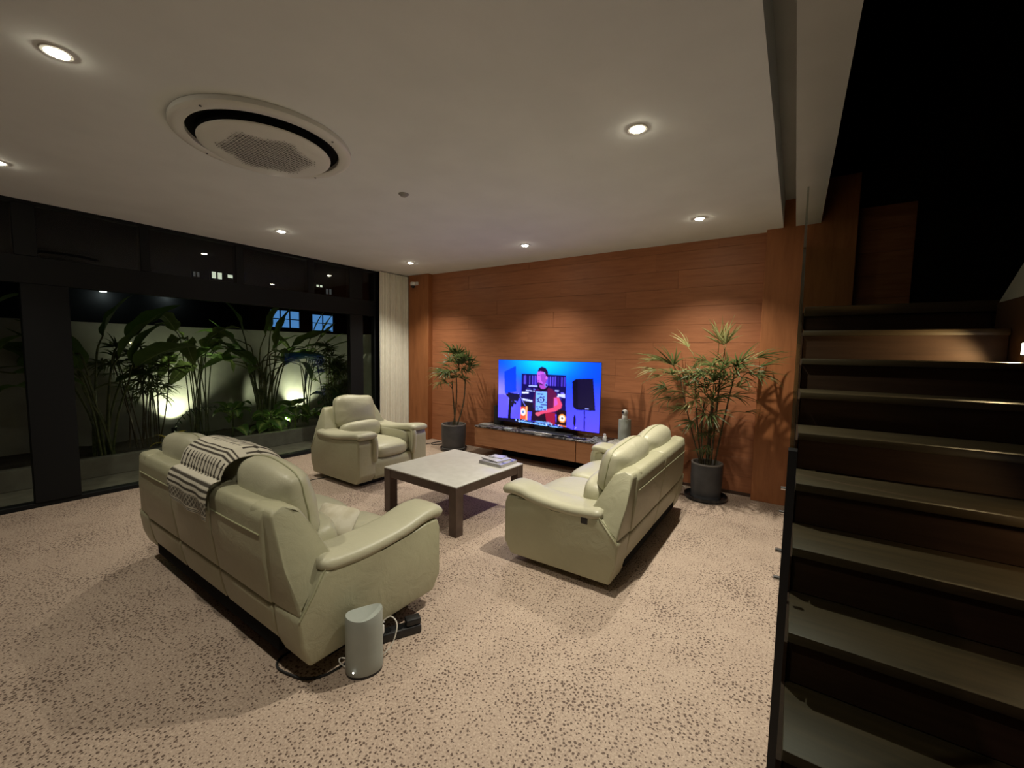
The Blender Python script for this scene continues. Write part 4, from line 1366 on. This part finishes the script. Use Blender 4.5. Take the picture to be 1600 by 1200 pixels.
def broad_plant(name, label, base, leaves, m, L, W, seed, wavy=0.0, r=0.010, pet=0.30, droop=(0.3, 0.9), cat='plant', sm=None):
    """stems rise from the base and curve into one big blade each; leaves: (yaw, pitch, height of the bend, sideways lean, size)"""
    t = thing(name, label, cat, base)
    rr = random.Random(seed)
    meshes = [mesh_of(blade(L * f, W * f, rr.uniform(*droop), 0.16, 14, 4, 1.0, wavy, seed + i), 'leaf', m) for i, f in enumerate((0.85, 0.95, 1.1, 1.0))]
    for k, lf in enumerate(leaves):
        yw, pt_, h, dy = lf[:4]
        sc = lf[4] if len(lf) > 4 else 1.0
        b = Vector((rr.uniform(-.08, .08), rr.uniform(-.10, .10), -0.03))
        tp = Vector((b.x + rr.uniform(-.05, .05), b.y + dy, h))
        d = Vector((math.cos(yw) * math.cos(pt_), math.sin(yw) * math.cos(pt_), math.sin(pt_)))
        if base[0] + tp.x + d.x * (pet + 0.85 * L) < -7.66:
            yw = PI - yw
            d.x = -d.x
        e = tp + d * pet
        path = smooth_path([b, b.lerp(tp, 0.55) + Vector((0, -0.15 * dy, 0)), tp - Vector((0, 0, 0.04)), tp + d * pet * 0.4 + Vector((0, 0, 0.02)), e, e + d * 0.05 * L], 5)
        bm = BM(); tube(bm, path, [r * (1.1 - 0.6 * i / len(path)) for i in range(len(path))], 7)
        obj('stem', bm, sm or m_gcane, t)
        lf_ = put('leaf', rr.choice(meshes), t, e, yw, pt_, rr.uniform(-.6, .6), sc)
        R3 = lf_.rotation_quaternion.to_matrix()
        lo_ = min((R3 @ v.co).x for v in lf_.data.vertices)
        if base[0] + e.x + lo_ * sc < -7.77:               # keep the tip off the wall
            q_ = max(0.3, (-7.77 - base[0] - e.x) / lo_)
            lf_.scale = (q_, q_, q_)
    return t
D = math.radians
def fan(n_, seed, h0, h1, spread=0.25, pmin=-10, pmax=80, s0=0.8, s1=1.15):
    rr = random.Random(seed)
    out = []
    for i in range(n_):
        side = 1 if i % 2 else -1
        pt_ = rr.uniform(pmin, pmax)
        out.append((D(90 * side + rr.uniform(-55, 55) * (1 if rr.random() > .3 else 1.6)), D(pt_), rr.uniform(h0, h1), side * rr.uniform(0, spread), rr.uniform(s0, s1)))
    return out
# ruffled big-leaf clump above the left uplight
broad_plant('heliconia', 'tall ruffled-leaf plant on thin stems in front of the left uplight', (-7.25, 2.45, 0.15),
            fan(15, 4, 1.05, 1.50, 0.16, -35, 75), m_helic, 0.50, 0.22, 61, wavy=0.16, r=0.008, pet=0.14, droop=(0.8, 1.5))
# central bird-of-paradise fan
broad_plant('bird_of_paradise', 'large broad-leaved plant fanning out at the centre of the planter', (-7.15, 3.33, 0.15),
            fan(24, 8, 0.85, 1.35, 0.30, -5, 82), m_bop, 0.66, 0.25, 71, wavy=0.06, r=0.012, pet=0.28, droop=(0.4, 1.1))
# pale upright long leaves at right, catching the second uplight
broad_plant('bird_of_paradise', 'long-leaved plant with pale lit tips above the right uplight', (-7.40, 4.12, 0.15),
            [(D(80), D(52), 1.30, 0.18), (D(85), D(38), 1.22, 0.22), (D(-80), D(48), 1.1, -0.1), (D(60), D(70), 1.35, 0.1), (D(95), D(62), 1.35, 0.22), (D(75), D(25), 1.25, 0.2), (D(-70), D(20), 1.0, -0.1)],
            m_helic, 0.52, 0.10, 81, wavy=0.02, r=0.010, droop=(0.1, 0.4))
# big dim leaves far left
broad_plant('banana_plant', 'dim large-leaved plant in the dark at the left end of the planter', (-7.00, 1.35, 0.15),
            fan(13, 15, 0.75, 1.25, 0.22, 0, 80), m_bop, 0.70, 0.32, 91, wavy=0.05, r=0.013, pet=0.22)
broad_plant('banana_plant', 'dim large-leaved plant left of the wide window post', (-7.00, 0.35, 0.15),
            fan(11, 19, 0.6, 1.2, 0.22, 0, 80), m_bop, 0.70, 0.32, 95, wavy=0.05, r=0.013, pet=0.22)

def low_plant(name, label, base, n_, m, L, W, seed, pitch=(0.1, 1.1), h=(0.06, 0.28), droop=0.9):
    t = thing(name, label, 'plant', base)
    rr = random.Random(seed)
    ms = [mesh_of(blade(L * f, W * f, droop * rr.uniform(.6, 1.3), 0.18, 9, 4, 0.85, 0.03, seed + i, petiole=0.12, pr=0.005), 'leaf', m) for i, f in enumerate((0.8, 1.0, 1.15))]
    for i in range(n_):
        a = 2 * PI * i * 0.382 * 1.0 + rr.uniform(-.3, .3)
        pt_ = rr.uniform(*pitch)
        hz = rr.uniform(*h)
        d = Vector((math.cos(a) * math.cos(pt_), math.sin(a) * math.cos(pt_), math.sin(pt_))) * 0.11
        put('leaf', rr.choice(ms), t, (d.x, d.y, hz + d.z), a, pt_, rr.uniform(-.3, .3))
    bm = BM(); tube(bm, [(0, 0, -0.03), (0.01, 0, 0.10), (0, 0.01, max(h) + 0.02)], 0.012, 7)
    obj('stem', bm, m_gcane, t)
    return t
low_plant('dieffenbachia', 'variegated broad-leaved plant spilling over the planter kerb at its centre', (-6.84, 3.26, 0.15), 20, m_var, 0.25, 0.22, 101, pitch=(-0.15, 0.9), h=(0.06, 0.30), droop=1.2)
low_plant('dieffenbachia', 'variegated broad-leaved plant standing left of the planter centre', (-7.00, 2.78, 0.15), 15, m_var, 0.24, 0.19, 103, h=(0.10, 0.42), pitch=(-0.1, 1.0), droop=1.2)
low_plant('dieffenbachia', 'variegated broad-leaved plant left of the bright green one by the right uplight', (-6.98, 3.72, 0.15), 15, m_var, 0.25, 0.20, 107, h=(0.10, 0.36), pitch=(-0.1, 0.9), droop=1.2)
low_plant('bright_leaf_plant', 'bright green lit plant just in front of the right uplight', (-7.12, 4.02, 0.13), 8, m_bright, 0.22, 0.16, 109, h=(0.04, 0.18))
low_plant('philodendron', 'dark heart-leaved plant in front of the right cane palm', (-7.00, 4.36, 0.15), 9, m_heart, 0.22, 0.20, 111, h=(0.25, 0.48), pitch=(-0.5, 0.5))
low_plant('croton', 'yellow-leaved plant behind the left back corner of the long sofa', (-6.95, 2.02, 0.13), 9, m_yellow, 0.16, 0.07, 113, h=(0.02, 0.10), pitch=(0.0, 0.9))

fn = thing('fern', 'single arching dark fern frond in front of the bright left uplight', 'fern', (-7.20, 2.10, 0.18))
pts = smooth_path([(0, 0, -0.03), (0.01, 0.03, 0.18), (0.02, 0.14, 0.34), (0.02, 0.32, 0.42), (0.02, 0.56, 0.41)], 6)
bm = BM(); tube(bm, pts, 0.005, 6); obj('frond_stalk', bm, m_fern, fn)
lm = mesh_of(blade(0.085, 0.022, 0.6, 0.1, 5, 2), 'leaf', m_fern)
for i in range(4, len(pts) - 1):
    for s_ in (-1, 1):
        tn = (pts[i + 1] - pts[i]).normalized()
        put('leaf', lm, fn, pts[i], math.atan2(tn.y, tn.x) + s_ * 1.2, 0.5 * s_ if i % 2 else 0.2, 0, 1.0)

# ---- dark neighbouring house with lit windows
nh = thing('neighbour_house', 'dark neighbouring house with lit windows beyond the garden wall', 'house', (0, 0, 0))
bm = BM(); box(bm, -16.2, -15.0, -6.0, 12.0, -0.02, 5.4, 0.02, 1)
obj('house_wall', bm, m_house, nh)
bm = BM(); box(bm, -16.4, -14.7, -6.2, 12.2, 5.4, 5.6, 0.02, 1)
obj('roof_edge', bm, m_house, nh)
e_w = mat('lit_window', (0.5, 0.5, 0.45), 0.5, emit=(0.85, 0.92, 0.72), estr=0.75)
e_d = mat('dim_window', (0.3, 0.3, 0.3), 0.5, emit=(0.8, 0.85, 0.85), estr=0.06)
e_b = mat('blue_window', (0.1, 0.2, 0.4), 0.5, emit=(0.12, 0.36, 0.85), estr=0.65)
def hwin(y0, y1, z0, z1, m, bars=1, hb=0):
    b_ = BM()
    box(b_, -15.0, -14.95, y0 - .05, y1 + .05, z0 - .05, z0); box(b_, -15.0, -14.95, y0 - .05, y1 + .05, z1, z1 + .05)
    box(b_, -15.0, -14.95, y0 - .05, y0, z0, z1); box(b_, -15.0, -14.95, y1, y1 + .05, z0, z1)
    for k in range(1, bars + 1):
        yy = y0 + (y1 - y0) * k / (bars + 1); box(b_, -15.0, -14.96, yy - .02, yy + .02, z0, z1)
    for k in range(1, hb + 1):
        zz = z0 + (z1 - z0) * k / (hb + 1); box(b_, -15.0, -14.965, y0, y1, zz - .015, zz + .015)
    f = obj('window_frame', b_, m_house, nh, smooth=False)
    b_ = BM(); box(b_, -15.0, -14.98, y0, y1, z0, z1); obj('pane', b_, m, f, smooth=False)
hwin(5.52, 5.80, 3.60, 3.80, e_w, 1)
hwin(5.95, 6.30, 3.68, 3.78, e_w, 1)
hwin(5.04, 5.20, 3.58, 3.72, e_d, 1)
hwin(8.90, 9.15, 3.80, 3.88, e_w, 1)
hwin(9.28, 9.52, 3.58, 3.78, e_d, 1)
hwin(7.22, 8.22, 2.22, 2.80, e_b, 2, 1)
hwin(8.72, 9.55, 2.15, 2.76, e_b, 1, 1)
for y_, z_ in ((3.05, 2.88), (4.38, 2.96)):
    b_ = BM(); box(b_, -15.0, -14.86, y_ - 0.09, y_ + 0.09, z_, z_ + 0.05, 0.01, 1)
    L_ = obj('wall_lamp', b_, m_house, nh)
    b_ = BM(); box(b_, -14.97, -14.88, y_ - 0.06, y_ + 0.06, z_ - 0.02, z_); obj('lamp_glow', b_, mat('lamp_glow', (1, 1, 1), 0.5, emit=(0.9, 0.95, 0.9), estr=3.0), L_, smooth=False)
    ld = bpy.data.lights.new('wall_lamp_light', 'POINT'); ld.energy = 1.6; ld.color = (0.85, 0.95, 0.95); ld.shadow_soft_size = 0.03
    lo = bpy.data.objects.new('wall_lamp_light', ld); link(lo, nh); lo.location = (-14.80, y_, z_ - 0.10)

# ================================================================== STAIRCASE
st = thing('staircase', 'dark wooden staircase climbing away behind the glass railing at right', 'staircase', (0, 0, 0))
RH = 1.8205 / 11
def ny_(k): return 1.216 + 0.262 * (k - 3)
SX0, SX1 = 0.030, 0.862
for k in range(1, 11):
    z = RH * k
    bm = BM(); box(bm, SX0, SX1, ny_(k), ny_(k + 1) + 0.02, z - 0.032, z, 0.004, 2)
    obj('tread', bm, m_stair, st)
for k in range(1, 12):
    z = RH * k
    bm = BM(); box(bm, SX0 + 0.004, SX1, ny_(k) + 0.020, ny_(k) + 0.034, z - RH + 0.001, z - 0.032)
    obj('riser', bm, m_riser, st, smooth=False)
bm = BM(); box(bm, SX0, 2.38, ny_(11), 4.90, 1.8205 - 0.06, 1.8205, 0.004, 1)
obj('landing', bm, m_stair, st)
prof = [(ny_(1), 0.0)]
for k in range(1, 12):
    prof += [(ny_(k) + 0.004, RH * (k - 1) + 0.001), (ny_(k) + 0.004, RH * k - 0.036)]
prof += [(4.90, RH * 11 - 0.062), (4.90, 0.0)]
prof = prof[1:]
bm = BM(); prism(bm, prof, 0.016, 0.030, 'x')
obj('side_stringer', bm, m_riser, st, smooth=False)
bm = BM(); box(bm, 0.05, 2.36, 3.35, 4.88, 0.001, 1.75)
obj('landing_carcass', bm, m_riser, st, smooth=False)

# wall between the two flights with the pale stringer of the upper flight
bm = BM(); prism(bm, [(-0.2, 0.0), (3.28, 0.0), (3.28, 1.80), (-0.2, 1.80)], 0.866, 0.98, 'x')
struct('wall_stair', bm, noisy('stair_side_wall', (0.05, 0.024, 0.011), (0.065, 0.032, 0.015), 4, 0.7, spec=0.2), smooth=False)
bm = BM(); prism(bm, [(3.26, 1.801), (0.2, 1.801), (0.2, 3.75)], 0.866, 0.98, 'x')
struct('wall_stair_upper', bm, noisy('stair_upper_paint', (0.28, 0.28, 0.25), (0.32, 0.32, 0.29), 3, 0.8), smooth=False)

# little recessed step lights
def steplight(label, x, y, z, nx_, power=STEP_W):
    t = thing('step_light', label, 'step light', (x, y, z), 0, 'step lights')
    bm = BM(); box(bm, -0.006, 0.0, -0.034, 0.034, -0.034, 0.034, 0.002, 1); obj('light_frame', bm, m_black, t)
    bm = BM(); box(bm, -0.0085, -0.005, -0.026, 0.026, -0.026, 0.026); obj('light_lens', bm, mat('step_lens', (1, 1, 1), 0.5, emit=(1.0, 0.97, 0.86), estr=9.0), t, smooth=False)
    ld = bpy.data.lights.new('step_beam', 'SPOT'); ld.energy = power; ld.color = (1.0, 0.74, 0.36); ld.spot_size = math.radians(150); ld.spot_blend = 0.5; ld.shadow_soft_size = 0.02
    lo = bpy.data.objects.new('step_beam', ld); link(lo, t); lo.location = (-0.02, 0, 0)
    lo.rotation_euler = Vector((1, -0.0, 0.55)).to_track_quat('Z', 'Y').to_euler()
steplight('small bright square step light low on the stair wall at right', 0.866, 2.88, 1.553, -1, 14.0)
steplight('small square step light lower on the stair wall beyond the right edge', 0.866, 1.90, 1.08, -1, 2.0)

# ---- glass railing, edge on
gl = thing('glass_railing', 'frameless glass stair railing seen edge-on with steel standoff bolts', 'railing', (0, 0, 0))
def panel(y0, y1, zl, zh):
    bm = BM()
    prism(bm, [(y0, zl[0]), (y1, zl[1]), (y1, zh[1]), (y0, zh[0])], 0.001, 0.011, 'x')
    return obj('glass_panel', bm, m_rail, gl, smooth=False)
panel(1.12, 2.16, (0.02, 0.60), (1.30, 1.95))
panel(2.17, 3.24, (0.62, 1.30), (1.96, 2.55))
panel(3.25, 4.90, (1.58, 1.58), (2.56, 2.56))
bm = BM(); prism(bm, [(1.108, 0.02), (1.119, 0.02), (1.119, 1.295), (1.108, 1.29)], -0.001, 0.016, 'x')
obj('edge_strip', bm, m_black, gl, smooth=False)
for y_, z_ in ((1.70, 0.82), (1.70, 0.72), (2.20, 0.91), (2.20, 0.80)):
    bm = BM(); tube(bm, [(-0.020, y_, z_), (0.001, y_, z_)], [0.008, 0.008], 14)
    obj('standoff_bolt', bm, m_chrome, gl, angle=40)

# ================================================================== CABLES AND POWER STRIP
def cable(label, pts, r=0.004, m=None, name='power_cable'):
    bm = BM(); tube(bm, smooth_path(pts, 7), r, 7)
    o = obj(name, bm, m or m_cable)
    return tag(o, label, 'cable')
cable('black cable looping out on the floor from under the back of the long sofa', [(-1.98, 1.05, 0.006), (-1.97, 0.95, 0.006), (-1.92, 0.915, 0.006), (-1.84, 0.925, 0.007), (-1.76, 0.95, 0.006), (-1.70, 1.02, 0.006), (-1.69, 1.14, 0.006), (-1.70, 1.30, 0.006)], 0.0055)
ps = thing('power_strip', 'black power strip on the floor behind the oval column speaker', 'power strip', (-1.655, 1.375, 0), math.radians(62))
bm = BM(); box(bm, -0.14, 0.14, -0.032, 0.032, 0.0, 0.045, 0.008, 2); obj('strip_body', bm, m_black, ps)
for k in range(4):
    bm = BM(); lathe(bm, [(0.0, 0.0455), (0.018, 0.0455), (0.021, 0.047), (0.021, 0.044)], 16); obj('socket', bm, m_gap, ps, loc=(-0.095 + k * 0.062, 0, 0))
bm = BM(); box(bm, 0.06, 0.14, -0.028, 0.028, 0.046, 0.082, 0.01, 2); obj('adapter', bm, m_black, ps)
pg = thing('power_plug', 'white plug standing in the black power strip', 'plug', (-1.675, 1.30, 0.048), 0.5)
bm = BM(); box(bm, -0.022, 0.022, -0.018, 0.018, 0, 0.048, 0.007, 2); obj('plug_body', bm, m_white, pg)
bm = BM(); tube(bm, [(0, 0, 0.04), (0.01, 0, 0.065), (0.03, -0.01, 0.078)], [0.009, 0.007, 0.004], 8); obj('strain_relief', bm, m_white, pg)
cable('thin white lead looping from the plug beside the oval column speaker', [(-1.655, 1.30, 0.125), (-1.62, 1.33, 0.15), (-1.575, 1.33, 0.12), (-1.565, 1.29, 0.05), (-1.585, 1.24, 0.012), (-1.62, 1.22, 0.005)], 0.0032, m_wcable, 'charging_lead')
cable('short pale lead on the floor left of the oval column speaker', [(-1.66, 1.10, 0.004), (-1.69, 1.085, 0.03), (-1.705, 1.10, 0.035), (-1.70, 1.14, 0.004)], 0.003, m_wcable, 'charging_lead')
cable('thin black cable on the floor between the armchair and the long sofa', [(-4.50, 2.45, 0.004), (-4.47, 2.60, 0.004), (-4.44, 2.75, 0.004), (-4.45, 2.95, 0.004)], 0.004)
cable('black cable bunched on the floor behind the armchair by the left palm pot', [(-4.75, 4.30, 0.005), (-4.80, 4.46, 0.005), (-4.78, 4.62, 0.012), (-4.70, 4.72, 0.03), (-4.62, 4.78, 0.05), (-4.66, 4.84, 0.03), (-4.76, 4.80, 0.012), (-4.72, 4.70, 0.006), (-4.58, 4.80, 0.01)], 0.006)
cable('pale cable lying along the wall left of the right palm saucer', [(-1.14, 4.93, 0.006), (-1.04, 4.97, 0.012), (-0.96, 4.94, 0.006), (-0.94, 4.90, 0.006)], 0.006, m_wcable)
